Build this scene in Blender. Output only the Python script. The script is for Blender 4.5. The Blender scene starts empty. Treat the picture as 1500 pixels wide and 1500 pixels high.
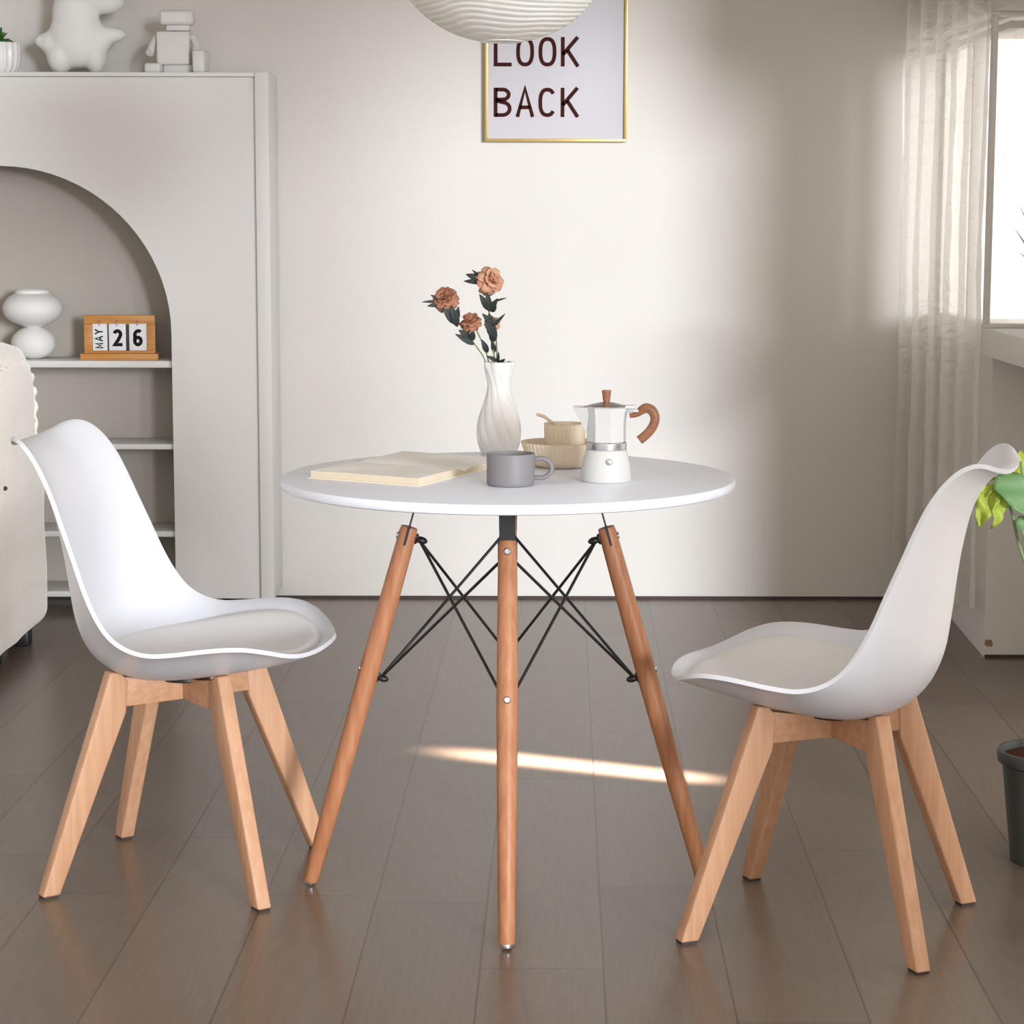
import bpy, bmesh, math, random
from mathutils import Vector, Matrix, Euler, noise
PI = math.pi
R = math.radians
random.seed(7)
sc = bpy.context.scene
COL = sc.collection

# ------------------------------------------------------------------ helpers
def link(o, parent=None):
    COL.objects.link(o)
    if parent: o.parent = parent
    return o
def bmnew(): return bmesh.new()
def obj(name, bm, mat, parent=None, loc=(0, 0, 0), rot=(0, 0, 0), smooth=40):
    me = bpy.data.meshes.new(name)
    bmesh.ops.recalc_face_normals(bm, faces=bm.faces)
    bm.to_mesh(me); bm.free()
    if smooth:
        for p in me.polygons: p.use_smooth = True
        if smooth < 180: me.set_sharp_from_angle(angle=R(smooth))
    for m in (mat if isinstance(mat, (list, tuple)) else [mat]): me.materials.append(m)
    o = bpy.data.objects.new(name, me)
    o.location = loc; o.rotation_euler = rot
    return link(o, parent)
def thing(name, label, cat, loc=(0, 0, 0), rotz=0, group=None):
    o = bpy.data.objects.new(name, None); link(o)
    o.empty_display_size = .1
    o.location = loc; o.rotation_euler = (0, 0, rotz)
    o['label'] = label; o['category'] = cat
    if group: o['group'] = group
    return o
def tag(o, label, cat, group=None):
    o['label'] = label; o['category'] = cat
    if group: o['group'] = group
    return o
def struct(o, label=None):
    o['kind'] = 'structure'
    if label: o['label'] = label
    return o
def box(bm, x0, x1, y0, y1, z0, z1, bev=0, seg=2):
    r = bmesh.ops.create_cube(bm, size=1)
    vs = r['verts']
    for v in vs:
        v.co = Vector((x0 if v.co.x < 0 else x1, y0 if v.co.y < 0 else y1, z0 if v.co.z < 0 else z1))
    if bev:
        es = list({e for v in vs for e in v.link_edges})
        bmesh.ops.bevel(bm, geom=es, offset=bev, segments=seg, profile=.5, affect='EDGES', clamp_overlap=True)
def lathe(bm, prof, n=48, c=(0, 0, 0), fn=None, cap0=True, cap1=False, mat=None):
    rings = []
    for (r, z) in prof:
        ring = []
        for i in range(n):
            a = 2 * PI * i / n
            rr = r
            if fn: rr = fn(r, z, a)
            p = Vector((rr * math.cos(a), rr * math.sin(a), z))
            if mat: p = mat @ p
            ring.append(bm.verts.new(p + Vector(c)))
        rings.append(ring)
    for k in range(len(rings) - 1):
        for i in range(n):
            j = (i + 1) % n
            bm.faces.new((rings[k][i], rings[k][j], rings[k + 1][j], rings[k + 1][i]))
    if cap0: bm.faces.new(rings[0][::-1])
    if cap1: bm.faces.new(rings[-1])
def tube(bm, pts, rad, n=10, cap=True, sx=1.0):
    pts = [Vector(p) for p in pts]
    rs = rad if isinstance(rad, (list, tuple)) else [rad] * len(pts)
    rings = []; up = None
    for i, p in enumerate(pts):
        d = (pts[min(i + 1, len(pts) - 1)] - pts[max(i - 1, 0)]).normalized()
        if up is None:
            up = Vector((0, 1, 0)) if abs(d.y) < .9 else Vector((1, 0, 0))
        s = d.cross(up).normalized(); up = s.cross(d).normalized()
        rings.append([bm.verts.new(p + (s * math.cos(2 * PI * k / n) + up * math.sin(2 * PI * k / n) * sx) * rs[i]) for k in range(n)])
    for a, b in zip(rings, rings[1:]):
        for k in range(n):
            j = (k + 1) % n
            bm.faces.new((a[k], a[j], b[j], b[k]))
    if cap:
        bm.faces.new(rings[0][::-1]); bm.faces.new(rings[-1])
def prism(bm, poly, t, mat=Matrix.Identity(4), bev=0, seg=2):
    """poly in local XZ plane, extruded +-t/2 in Y"""
    a = [bm.verts.new(mat @ Vector((x, -t / 2, z))) for x, z in poly]
    b = [bm.verts.new(mat @ Vector((x, t / 2, z))) for x, z in poly]
    n = len(poly)
    fs = [bm.faces.new(a), bm.faces.new(b[::-1])]
    for i in range(n):
        j = (i + 1) % n
        fs.append(bm.faces.new((a[j], a[i], b[i], b[j])))
    if bev:
        es = list({e for f in fs for e in f.edges})
        bmesh.ops.bevel(bm, geom=es, offset=bev, segments=seg, profile=.5, affect='EDGES', clamp_overlap=True)
def catmull(P, n, mirror=False):
    P = [Vector(p) for p in P]; out = []
    for i in range(len(P) - 1):
        p1, p2 = P[i], P[i + 1]
        p0 = P[i - 1] if i else (Vector((p2.x, -p2.y, p2.z)) if mirror else p1 * 2 - p2)
        p3 = P[i + 2] if i + 2 < len(P) else (Vector((p1.x, -p1.y, p1.z)) if mirror else p2 * 2 - p1)
        for k in range(n):
            t = k / n
            out.append(.5 * (2 * p1 + (p2 - p0) * t + (2 * p0 - 5 * p1 + 4 * p2 - p3) * t * t + (3 * p1 - p0 - 3 * p2 + p3) * t ** 3))
    out.append(P[-1])
    return out
def ellipsoid(bm, c, r, rot=None, seg=24, rings=16):
    m = Matrix.Translation(c) @ (rot.to_matrix().to_4x4() if rot else Matrix.Identity(4)) @ Matrix.Diagonal((r[0], r[1], r[2], 1))
    bmesh.ops.create_uvsphere(bm, u_segments=seg, v_segments=rings, radius=1, matrix=m)

# ------------------------------------------------------------------ materials
def mat(name, col, rough=.5, spec=.5, metal=0, bump=None, sss=0, coat=0, noise_col=None, trans=None):
    """bump=(scale, strength, distance); noise_col=(col2, scale)"""
    m = bpy.data.materials.new(name); m.use_nodes = True
    nt = m.node_tree; b = nt.nodes['Principled BSDF']
    c = col if len(col) == 4 else (*col, 1)
    b.inputs['Base Color'].default_value = c
    b.inputs['Roughness'].default_value = rough
    b.inputs['Specular IOR Level'].default_value = spec
    b.inputs['Metallic'].default_value = metal
    if coat:
        b.inputs['Coat Weight'].default_value = coat; b.inputs['Coat Roughness'].default_value = .15
    if sss:
        b.inputs['Subsurface Weight'].default_value = sss; b.inputs['Subsurface Radius'].default_value = (.01, .008, .006)
    tc = nt.nodes.new('ShaderNodeTexCoord')
    if bump:
        nz = nt.nodes.new('ShaderNodeTexNoise'); nz.inputs['Scale'].default_value = bump[0]; nz.inputs['Detail'].default_value = 5
        nt.links.new(tc.outputs['Object'], nz.inputs['Vector'])
        bp = nt.nodes.new('ShaderNodeBump'); bp.inputs['Strength'].default_value = bump[1]; bp.inputs['Distance'].default_value = bump[2]
        nt.links.new(nz.outputs['Fac'], bp.inputs['Height']); nt.links.new(bp.outputs['Normal'], b.inputs['Normal'])
    if noise_col:
        nz = nt.nodes.new('ShaderNodeTexNoise'); nz.inputs['Scale'].default_value = noise_col[1]; nz.inputs['Detail'].default_value = 4
        nt.links.new(tc.outputs['Object'], nz.inputs['Vector'])
        mx = nt.nodes.new('ShaderNodeMix'); mx.data_type = 'RGBA'
        mx.inputs[6].default_value = c; mx.inputs[7].default_value = (*noise_col[0], 1)
        mr = nt.nodes.new('ShaderNodeMapRange'); mr.inputs[1].default_value = .35; mr.inputs[2].default_value = .65
        nt.links.new(nz.outputs['Fac'], mr.inputs[0]); nt.links.new(mr.outputs[0], mx.inputs[0])
        nt.links.new(mx.outputs[2], b.inputs['Base Color'])
    return m
def lin(r, g, b):
    f = lambda c: (c / 255 / 12.92) if c / 255 <= .04045 else ((c / 255 + .055) / 1.055) ** 2.4
    return (f(r), f(g), f(b))
def wood(name, c1, c2, axis='Z', rough=.45, scale=1.0):
    m = bpy.data.materials.new(name); m.use_nodes = True
    nt = m.node_tree; b = nt.nodes['Principled BSDF']; b.inputs['Roughness'].default_value = rough
    b.inputs['Specular IOR Level'].default_value = .35
    tc = nt.nodes.new('ShaderNodeTexCoord'); mp = nt.nodes.new('ShaderNodeMapping')
    s = {'X': (3, 60, 60), 'Y': (60, 3, 60), 'Z': (60, 60, 3)}[axis]
    mp.inputs['Scale'].default_value = [q * scale for q in s]
    nt.links.new(tc.outputs['Object'], mp.inputs['Vector'])
    nz = nt.nodes.new('ShaderNodeTexNoise'); nz.inputs['Scale'].default_value = 1.6; nz.inputs['Detail'].default_value = 6; nz.inputs['Distortion'].default_value = .4
    nt.links.new(mp.outputs[0], nz.inputs['Vector'])
    cr = nt.nodes.new('ShaderNodeValToRGB'); cr.color_ramp.elements[0].position = .3; cr.color_ramp.elements[1].position = .72
    cr.color_ramp.elements[0].color = (*c2, 1); cr.color_ramp.elements[1].color = (*c1, 1)
    nt.links.new(nz.outputs['Fac'], cr.inputs[0]); nt.links.new(cr.outputs[0], b.inputs['Base Color'])
    bp = nt.nodes.new('ShaderNodeBump'); bp.inputs['Strength'].default_value = .08; bp.inputs['Distance'].default_value = .001
    nt.links.new(nz.outputs['Fac'], bp.inputs['Height']); nt.links.new(bp.outputs['Normal'], b.inputs['Normal'])
    return m

M = {}
M['wall'] = mat('wall_paint', (.70, .67, .635), .9, .2, bump=(140, .06, .001), noise_col=((.685, .655, .615), 1.3))
M['shade_toned'] = mat('shade_toned_back_panel', (.47, .43, .385), .8, .2)  # panel colour darkened to stand in for shade inside the arch
M['ceiling'] = mat('ceiling_paint', (.62, .585, .54), .95, .1, bump=(140, .05, .001))
M['white_lacquer'] = mat('white_lacquer', (.72, .70, .68), .5, .4)
M['white_trim'] = mat('white_trim_paint', (.75, .72, .68), .5, .4)
M['plastic'] = mat('white_plastic_shell', (.765, .78, .84), .38, .5)
M['cushion'] = mat('white_faux_leather', (.83, .82, .82), .5, .4, bump=(500, .12, .0004))
M['table_white'] = mat('white_table_laminate', (.85, .89, .99), .33, .5)
M['beech'] = wood('pale_beech_wood', lin(208, 164, 132), lin(194, 147, 113))
M['beech_x'] = wood('pale_beech_rail', lin(204, 158, 124), lin(188, 140, 105), 'X')
M['beech_dark'] = wood('warm_beech_dowel', lin(186, 130, 94), lin(164, 107, 72))
M['oak'] = wood('golden_oak', lin(206, 148, 84), lin(184, 124, 62), 'X')
M['walnut'] = wood('reddish_walnut', lin(158, 108, 82), lin(130, 82, 58), 'X', .4, 2)
M['black'] = mat('black_powder_coat', (.012, .011, .012), .4, .5)
M['steel'] = mat('brushed_steel', (.62, .62, .64), .28, .5, 1)
M['dark_rubber'] = mat('dark_rubber', (.05, .035, .03), .7)
M['mug'] = mat('matte_grey_glaze', lin(126, 123, 126), .5, .35)
M['ceramic'] = mat('white_ceramic', (.80, .795, .78), .3, .5)
M['matte_ceramic'] = mat('matte_white_ceramic', (.78, .77, .75), .6, .3)
M['cream'] = mat('cream_stoneware', lin(222, 206, 184), .45, .4)
M['cream_light'] = mat('pale_cream_stoneware', lin(236, 224, 204), .45, .4)
M['enamel'] = mat('white_enamel', (.62, .62, .61), .28, .5)
M['gold'] = mat('pale_gold_metal', lin(196, 170, 106), .38, .5, .55)
M['print'] = mat('print_paper', lin(198, 194, 199), .8, .2)
M['ink_brown'] = mat('dark_brown_ink', lin(62, 28, 24), .8, .1)
M['ink_black'] = mat('black_ink', lin(30, 28, 30), .7, .1)
M['card'] = mat('white_card', (.80, .80, .82), .7, .2)
M['leaf_dark'] = mat('dark_rose_leaf', lin(54, 62, 60), .55, .3, noise_col=(lin(40, 46, 44), 60))
M['stem'] = mat('green_stem', lin(120, 140, 90), .6, .3)
M['petal'] = mat('dusty_peach_petal', lin(214, 168, 140), .75, .2, noise_col=(lin(190, 136, 108), 90))
M['petal_dark'] = mat('dusty_terracotta_petal', lin(182, 132, 106), .75, .2, noise_col=(lin(150, 98, 76), 90))
M['succulent'] = mat('succulent_green', lin(70, 112, 52), .5, .4, noise_col=(lin(40, 84, 34), 40))
M['leaf'] = mat('fresh_green_leaf', lin(128, 170, 118), .45, .4, noise_col=(lin(96, 140, 84), 14))
M['pot_dark'] = mat('dark_glazed_pot', lin(60, 62, 58), .45, .5)
M['soil'] = mat('reddish_soil', lin(96, 60, 46), .95, .1, bump=(120, .8, .01))
M['page'] = mat('aged_cream_page', lin(252, 251, 249), .8, .2, noise_col=(lin(240, 239, 232), 9))
M['page_edge'] = mat('page_block_edge', lin(214, 200, 178), .85, .1)
M['blade'] = mat('grey_green_blade', lin(120, 130, 118), .5, .4)

def leaf_translucent(name, c):
    m = bpy.data.materials.new(name); m.use_nodes = True; nt = m.node_tree; nt.nodes.clear()
    o = nt.nodes.new('ShaderNodeOutputMaterial'); d = nt.nodes.new('ShaderNodeBsdfPrincipled'); t = nt.nodes.new('ShaderNodeBsdfTranslucent')
    nz = nt.nodes.new('ShaderNodeTexNoise'); nz.inputs['Scale'].default_value = 25
    cr = nt.nodes.new('ShaderNodeValToRGB'); cr.color_ramp.elements[0].color = (*[q * .75 for q in c], 1); cr.color_ramp.elements[1].color = (*c, 1)
    nt.links.new(nz.outputs['Fac'], cr.inputs[0])
    nt.links.new(cr.outputs[0], d.inputs['Base Color']); nt.links.new(cr.outputs[0], t.inputs['Color'])
    d.inputs['Roughness'].default_value = .45
    mx = nt.nodes.new('ShaderNodeMixShader'); mx.inputs[0].default_value = .45
    nt.links.new(d.outputs[0], mx.inputs[1]); nt.links.new(t.outputs[0], mx.inputs[2]); nt.links.new(mx.outputs[0], o.inputs[0])
    return m
M['leaf_lime'] = leaf_translucent('lime_backlit_leaf', lin(206, 222, 96))
M['leaf'] = leaf_translucent('soft_green_leaf', lin(140, 182, 124))

def paper_mat():
    m = bpy.data.materials.new('lantern_rice_paper'); m.use_nodes = True; nt = m.node_tree; nt.nodes.clear()
    o = nt.nodes.new('ShaderNodeOutputMaterial'); d = nt.nodes.new('ShaderNodeBsdfDiffuse'); t = nt.nodes.new('ShaderNodeBsdfTranslucent')
    d.inputs[0].default_value = (.86, .85, .82, 1); t.inputs[0].default_value = (.82, .80, .76, 1)
    nz = nt.nodes.new('ShaderNodeTexNoise'); nz.inputs['Scale'].default_value = 30; nz.inputs['Detail'].default_value = 6
    bp = nt.nodes.new('ShaderNodeBump'); bp.inputs['Strength'].default_value = .25; bp.inputs['Distance'].default_value = .004
    nt.links.new(nz.outputs['Fac'], bp.inputs['Height']); nt.links.new(bp.outputs[0], d.inputs['Normal'])
    mx = nt.nodes.new('ShaderNodeMixShader'); mx.inputs[0].default_value = .4
    nt.links.new(d.outputs[0], mx.inputs[1]); nt.links.new(t.outputs[0], mx.inputs[2]); nt.links.new(mx.outputs[0], o.inputs[0])
    return m
M['paper'] = paper_mat()

def curtain_mat():
    m = bpy.data.materials.new('sheer_linen'); m.use_nodes = True; nt = m.node_tree; nt.nodes.clear()
    o = nt.nodes.new('ShaderNodeOutputMaterial'); d = nt.nodes.new('ShaderNodeBsdfDiffuse'); t = nt.nodes.new('ShaderNodeBsdfTranslucent'); tr = nt.nodes.new('ShaderNodeBsdfTransparent')
    d.inputs[0].default_value = (.80, .75, .70, 1); t.inputs[0].default_value = (.97, .95, .92, 1)
    tc = nt.nodes.new('ShaderNodeTexCoord'); mp = nt.nodes.new('ShaderNodeMapping'); mp.inputs['Scale'].default_value = (1, 1, 1.4)
    nt.links.new(tc.outputs['Object'], mp.inputs[0])
    nz = nt.nodes.new('ShaderNodeTexNoise'); nz.inputs['Scale'].default_value = 14; nz.inputs['Detail'].default_value = 8; nz.inputs['Distortion'].default_value = 1.6
    nt.links.new(mp.outputs[0], nz.inputs['Vector'])
    bp = nt.nodes.new('ShaderNodeBump'); bp.inputs['Strength'].default_value = .8; bp.inputs['Distance'].default_value = .02
    nt.links.new(nz.outputs['Fac'], bp.inputs['Height']); nt.links.new(bp.outputs[0], d.inputs['Normal']); nt.links.new(bp.outputs[0], t.inputs['Normal'])
    mx = nt.nodes.new('ShaderNodeMixShader'); mx.inputs[0].default_value = .80
    nt.links.new(d.outputs[0], mx.inputs[1]); nt.links.new(t.outputs[0], mx.inputs[2])
    m2 = nt.nodes.new('ShaderNodeMixShader'); m2.inputs[0].default_value = .45
    nt.links.new(mx.outputs[0], m2.inputs[1]); nt.links.new(tr.outputs[0], m2.inputs[2]); nt.links.new(m2.outputs[0], o.inputs[0])
    return m
M['curtain'] = curtain_mat()

def glass_mat():
    m = bpy.data.materials.new('window_glass'); m.use_nodes = True; nt = m.node_tree; nt.nodes.clear()
    o = nt.nodes.new('ShaderNodeOutputMaterial'); tr = nt.nodes.new('ShaderNodeBsdfTransparent'); g = nt.nodes.new('ShaderNodeBsdfGlossy')
    tr.inputs[0].default_value = (.99, .99, .99, 1); g.inputs['Roughness'].default_value = .02
    mx = nt.nodes.new('ShaderNodeMixShader'); mx.inputs[0].default_value = .04
    nt.links.new(tr.outputs[0], mx.inputs[1]); nt.links.new(g.outputs[0], mx.inputs[2]); nt.links.new(mx.outputs[0], o.inputs[0])
    return m
M['glass'] = glass_mat()

def sofa_mat():
    m = mat('cream_velvet', (.8, .74, .66), .95, .15)
    nt = m.node_tree; b = nt.nodes['Principled BSDF']
    b.inputs['Sheen Weight'].default_value = .4
    tc = nt.nodes.new('ShaderNodeTexCoord')
    mp = nt.nodes.new('ShaderNodeMapping'); mp.inputs['Scale'].default_value = (4, .8, 3)
    nt.links.new(tc.outputs['Object'], mp.inputs[0])
    nz = nt.nodes.new('ShaderNodeTexNoise'); nz.inputs['Scale'].default_value = 2.2; nz.inputs['Detail'].default_value = 6; nz.inputs['Distortion'].default_value = 1
    nt.links.new(mp.outputs[0], nz.inputs['Vector'])
    bp = nt.nodes.new('ShaderNodeBump'); bp.inputs['Strength'].default_value = .35; bp.inputs['Distance'].default_value = .03
    nt.links.new(nz.outputs['Fac'], bp.inputs['Height']); nt.links.new(bp.outputs[0], b.inputs['Normal'])
    cr = nt.nodes.new('ShaderNodeValToRGB'); cr.color_ramp.elements[0].position = .3; cr.color_ramp.elements[1].position = .7
    cr.color_ramp.elements[0].color = (.86, .80, .73, 1); cr.color_ramp.elements[1].color = (.91, .86, .79, 1)
    nt.links.new(nz.outputs['Fac'], cr.inputs[0]); nt.links.new(cr.outputs[0], b.inputs['Base Color'])
    return m
M['velvet'] = sofa_mat()

def floor_mat():
    m = bpy.data.materials.new('grey_brown_oak_planks'); m.use_nodes = True
    nt = m.node_tree; N = nt.nodes; Lk = nt.links; b = N['Principled BSDF']
    tc = N.new('ShaderNodeTexCoord'); sp = N.new('ShaderNodeSeparateXYZ'); Lk.new(tc.outputs['Object'], sp.inputs[0])
    def mth(op, a, bb=None, c=None):
        n = N.new('ShaderNodeMath'); n.operation = op
        for i, q in enumerate((a, bb, c)):
            if q is None: continue
            if isinstance(q, (int, float)): n.inputs[i].default_value = q
            else: Lk.new(q, n.inputs[i])
        return n.outputs[0]
    W = .1985; LEN = 1.22; sl = .0227
    x1 = mth('SUBTRACT', sp.outputs['X'], mth('MULTIPLY', sp.outputs['Y'], sl))
    xs = mth('DIVIDE', mth('SUBTRACT', x1, -.0395), W)
    row = mth('FLOOR', xs); fx = mth('SUBTRACT', xs, row)
    off = mth('FRACT', mth('MULTIPLY', mth('SINE', mth('MULTIPLY', mth('ADD', row, 3.3), 12.9898)), 43758.5))
    ys = mth('ADD', mth('DIVIDE', sp.outputs['Y'], LEN), off)
    col = mth('FLOOR', ys); fy = mth('SUBTRACT', ys, col)
    ex = mth('MULTIPLY', mth('MINIMUM', fx, mth('SUBTRACT', 1, fx)), W)
    ey = mth('MULTIPLY', mth('MINIMUM', fy, mth('SUBTRACT', 1, fy)), LEN)
    e = mth('MINIMUM', ex, ey)
    mr = N.new('ShaderNodeMapRange'); mr.inputs[1].default_value = .0006; mr.inputs[2].default_value = .0026; Lk.new(e, mr.inputs[0])
    cid = N.new('ShaderNodeCombineXYZ'); Lk.new(row, cid.inputs[0]); Lk.new(col, cid.inputs[1])
    wn = N.new('ShaderNodeTexWhiteNoise'); Lk.new(cid.outputs[0], wn.inputs['Vector'])
    # grain
    cv = N.new('ShaderNodeCombineXYZ')
    Lk.new(mth('MULTIPLY', x1, 9), cv.inputs[0]); Lk.new(mth('MULTIPLY', sp.outputs['Y'], 1.1), cv.inputs[1]); Lk.new(mth('MULTIPLY', wn.outputs['Value'], 40), cv.inputs[2])
    nz = N.new('ShaderNodeTexNoise'); nz.inputs['Scale'].default_value = .8; nz.inputs['Detail'].default_value = 1; nz.inputs['Distortion'].default_value = .15
    Lk.new(cv.outputs[0], nz.inputs['Vector'])
    ringv = mth('FRACT', mth('MULTIPLY', nz.outputs['Fac'], 16))
    ring = mth('ABSOLUTE', mth('SUBTRACT', ringv, .5))
    nf = N.new('ShaderNodeTexNoise'); nf.inputs['Scale'].default_value = 1; nf.inputs['Detail'].default_value = 4
    cf = N.new('ShaderNodeCombineXYZ'); Lk.new(mth('MULTIPLY', x1, 190), cf.inputs[0]); Lk.new(mth('MULTIPLY', sp.outputs['Y'], 14), cf.inputs[1])
    Lk.new(cf.outputs[0], nf.inputs['Vector'])
    g = mth('ADD', mth('ADD', mth('MULTIPLY', ring, .22), mth('MULTIPLY', nf.outputs['Fac'], .45)), mth('MULTIPLY', wn.outputs['Value'], .3))
    cr = N.new('ShaderNodeValToRGB'); cr.color_ramp.elements[0].position = .15; cr.color_ramp.elements[1].position = .85
    cr.color_ramp.elements[0].color = (*FLOOR_A, 1); cr.color_ramp.elements[1].color = (*FLOOR_B, 1)
    Lk.new(g, cr.inputs[0])
    mx = N.new('ShaderNodeMix'); mx.data_type = 'RGBA'; mx.inputs[6].default_value = (.045, .032, .025, 1)
    sf = mth('ADD', mth('MULTIPLY', mr.outputs[0], .72), .28)
    Lk.new(sf, mx.inputs[0]); Lk.new(cr.outputs[0], mx.inputs[7]); Lk.new(mx.outputs[2], b.inputs['Base Color'])
    b.inputs['Roughness'].default_value = .36; b.inputs['Specular IOR Level'].default_value = .5
    b.inputs['Roughness'].default_value = .28
    bp = N.new('ShaderNodeBump'); bp.inputs['Strength'].default_value = .15; bp.inputs['Distance'].default_value = .001
    hh = mr.outputs[0]
    Lk.new(hh, bp.inputs['Height']); Lk.new(bp.outputs[0], b.inputs['Normal'])
    return m
FLOOR_A = (.134, .099, .076); FLOOR_B = (.230, .178, .140)
M['floor'] = floor_mat()

# ------------------------------------------------------------------ camera
f_px, pitch, roll, CH, CY = 3306.2, .1329, .0019, 1.2109, -3.9552
cam = bpy.data.cameras.new('camera'); co = bpy.data.objects.new('camera', cam); link(co)
cam.sensor_width = 36; cam.sensor_fit = 'HORIZONTAL'; cam.lens = f_px / 1500 * 36
cam.clip_start = .05
co.matrix_world = Matrix.Translation((0, CY, CH)) @ Matrix.Rotation(PI / 2 - pitch, 4, 'X') @ Matrix.Rotation(roll, 4, 'Z')
sc.camera = co

# ------------------------------------------------------------------ room
YW = 3.045; CEIL = 2.55; XL = -2.7; YN = -5.2
XR = 1.30          # low wall face behind the curtain
XG = 1.47          # bay wall / glass line nearer the camera
bm = bmnew(); box(bm, XL - .2, XG + .12, YN, YW + .2, -.1, 0); fl = struct(obj('floor', bm, M['floor'], smooth=0))
bm = bmnew(); box(bm, XL - .2, XG + .12, -1.5, YW + .2, CEIL, CEIL + .1); struct(obj('ceiling', bm, M['ceiling'], smooth=0))
bm = bmnew(); box(bm, XL - .2, XR + .06, YW, YW + .2, 0, CEIL); struct(obj('wall_back', bm, M['wall'], smooth=0))
bm = bmnew(); box(bm, XL - .2, XL, YN, YW, 0, CEIL); struct(obj('wall_left', bm, M['wall'], smooth=0))

# right wall: low wall, lintel, recess under the sill
def wall_chip(mm):
    m = mm.copy(); m.name = 'wall_paint_chipped'; nt = m.node_tree; b = nt.nodes['Principled BSDF']
    src = b.inputs['Base Color'].links[0].from_socket
    tc = nt.nodes.new('ShaderNodeTexCoord'); vd = nt.nodes.new('ShaderNodeVectorMath'); vd.operation = 'DISTANCE'
    vd.inputs[1].default_value = (1.303, 2.117, .040)
    nz = nt.nodes.new('ShaderNodeTexNoise'); nz.inputs['Scale'].default_value = 60
    ad = nt.nodes.new('ShaderNodeMath'); ad.operation = 'MULTIPLY_ADD'; ad.inputs[1].default_value = .03
    nt.links.new(tc.outputs['Object'], vd.inputs[0]); nt.links.new(nz.outputs['Fac'], ad.inputs[0]); nt.links.new(vd.outputs['Value'], ad.inputs[2])
    lt = nt.nodes.new('ShaderNodeMath'); lt.operation = 'LESS_THAN'; lt.inputs[1].default_value = .026
    nt.links.new(ad.outputs[0], lt.inputs[0])
    mx = nt.nodes.new('ShaderNodeMix'); mx.data_type = 'RGBA'; mx.inputs[7].default_value = (*lin(150, 122, 96), 1)
    nt.links.new(lt.outputs[0], mx.inputs[0]); nt.links.new(src, mx.inputs[6]); nt.links.new(mx.outputs[2], b.inputs['Base Color'])
    return m
bm = bmnew()
ZS0, ZS1, ZH = .828, .901, 1.731
DY0, DY1, DH = -4.9, 1.40, 2.22     # wide unseen opening nearer the camera, added to let daylight in
v = [(1.292, 2.117), (1.70, 2.117), (1.70, YW + .2), (1.332, YW + .2), (1.332, YW)]
v = [(1.292, 2.117), (XG + .12, 2.117), (XG + .12, YW), (1.332, YW)]
lo = [bm.verts.new((x, y, 0)) for x, y in v]; hi = [bm.verts.new((x, y, ZS0)) for x, y in v]
bm.faces.new(lo[::-1]); bm.faces.new(hi)
for i in range(4):
    j = (i + 1) % 4; bm.faces.new((lo[i], lo[j], hi[j], hi[i]))
box(bm, XG, XG + .12, DY1, 2.117, 0, ZS0)
box(bm, XG + .001, XG + .12, DY1, 2.09, ZS0, ZH)  # unseen solid stretch, put in to keep sun off the back wall's right end
box(bm, 1.262, XG + .12, DY1, YW, ZH, CEIL)
box(bm, XG, XG + .12, DY0, DY1, DH, CEIL)
box(bm, XG, XG + .12, -2.42, -1.6, 0, DH)  # unseen pier, added to shade the right chair from the sun
box(bm, XG, XG + .12, YN, DY0, 0, CEIL)
struct(obj('wall_right', bm, wall_chip(M['wall']), smooth=0))
# sill
bm = bmnew()
box(bm, 1.258, XG + .06, DY1, 2.117, ZS0, ZS1, .004)
box(bm, 1.31, XG + .14, 2.117, YW - .001, ZS0, ZS1 - .02, .003)
struct(obj('trim_1', bm, M['white_trim'], smooth=30), 'thick white window sill along the right wall')
# dark gap strips at the wall feet
bm = bmnew(); box(bm, XL, 1.33, YW - .006, YW + .001, 0, .009); struct(obj('baseboard_back', bm, M['dark_rubber'], smooth=0), 'thin dark strip at the foot of the back wall')
bm = bmnew(); box(bm, 1.294, XG, 2.109, 2.118, 0, .008); struct(obj('baseboard_right', bm, M['dark_rubber'], smooth=0), 'thin dark strip at the foot of the right wall')

def window(n, origin, along, length, mulls, t=.03, label=None, ends=(1, 1)):
    """along = unit vector in plan; frame from ZS1 to ZH"""
    w = bpy.data.objects.new('window_%d' % n, None); link(w); w.location = origin
    w.rotation_euler = (0, 0, math.atan2(along[1], along[0])); w['kind'] = 'structure'
    if label: w['label'] = label
    h = ZH - ZS1
    bm = bmnew()
    box(bm, 0, length, -.02, .02, 0, t, .002); box(bm, 0, length, -.02, .02, h - t, h, .002)
    for m_ in ([0] if ends[0] else []) + mulls + ([length - t] if ends[1] else []): box(bm, m_, m_ + t, -.0201, .0201, t, h - t, .002)
    obj('window_frame', bm, M['white_trim'], w, smooth=30)
    bm = bmnew(); box(bm, t, length - t, -.003, .003, t, h - t); obj('glass_pane', bm, M['glass'], w, smooth=0)
    return w
bd = bpy.data.objects.new('door_added_1', None); link(bd); bd.location = (XG + .06, DY1, 0); struct(bd, 'wide unseen glazed door added in the right wall to let daylight in')
bm = bmnew(); Ld = DY1 - DY0
box(bm, -.02, .02, -Ld, 0, DH - .05, DH, .002); box(bm, -.02, .02, -Ld, 0, 0, .03, .002)
for k in range(4): box(bm, -.0201, .0201, -Ld + k * (Ld - .05) / 3, -Ld + .05 + k * (Ld - .05) / 3, .03, DH - .05, .002)
obj('door_frame', bm, M['white_trim'], bd, smooth=30)
bm = bmnew(); box(bm, -.003, .003, -Ld + .05, -.05, .03, DH - .05); obj('glass_pane', bm, M['glass'], bd, smooth=0)
window(1, (1.262, 2.10, ZS1), (1, 0), XG + .04 - 1.262, [], .012, label='narrow return pane of the window beside the curtain', ends=(1, 0))
window(2, (1.335, YW - .01, ZS1 - .02), (0, -1), YW - .01 - 2.13, [.42], .02, label='window behind the sheer curtain', ends=(1, 0))

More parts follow.
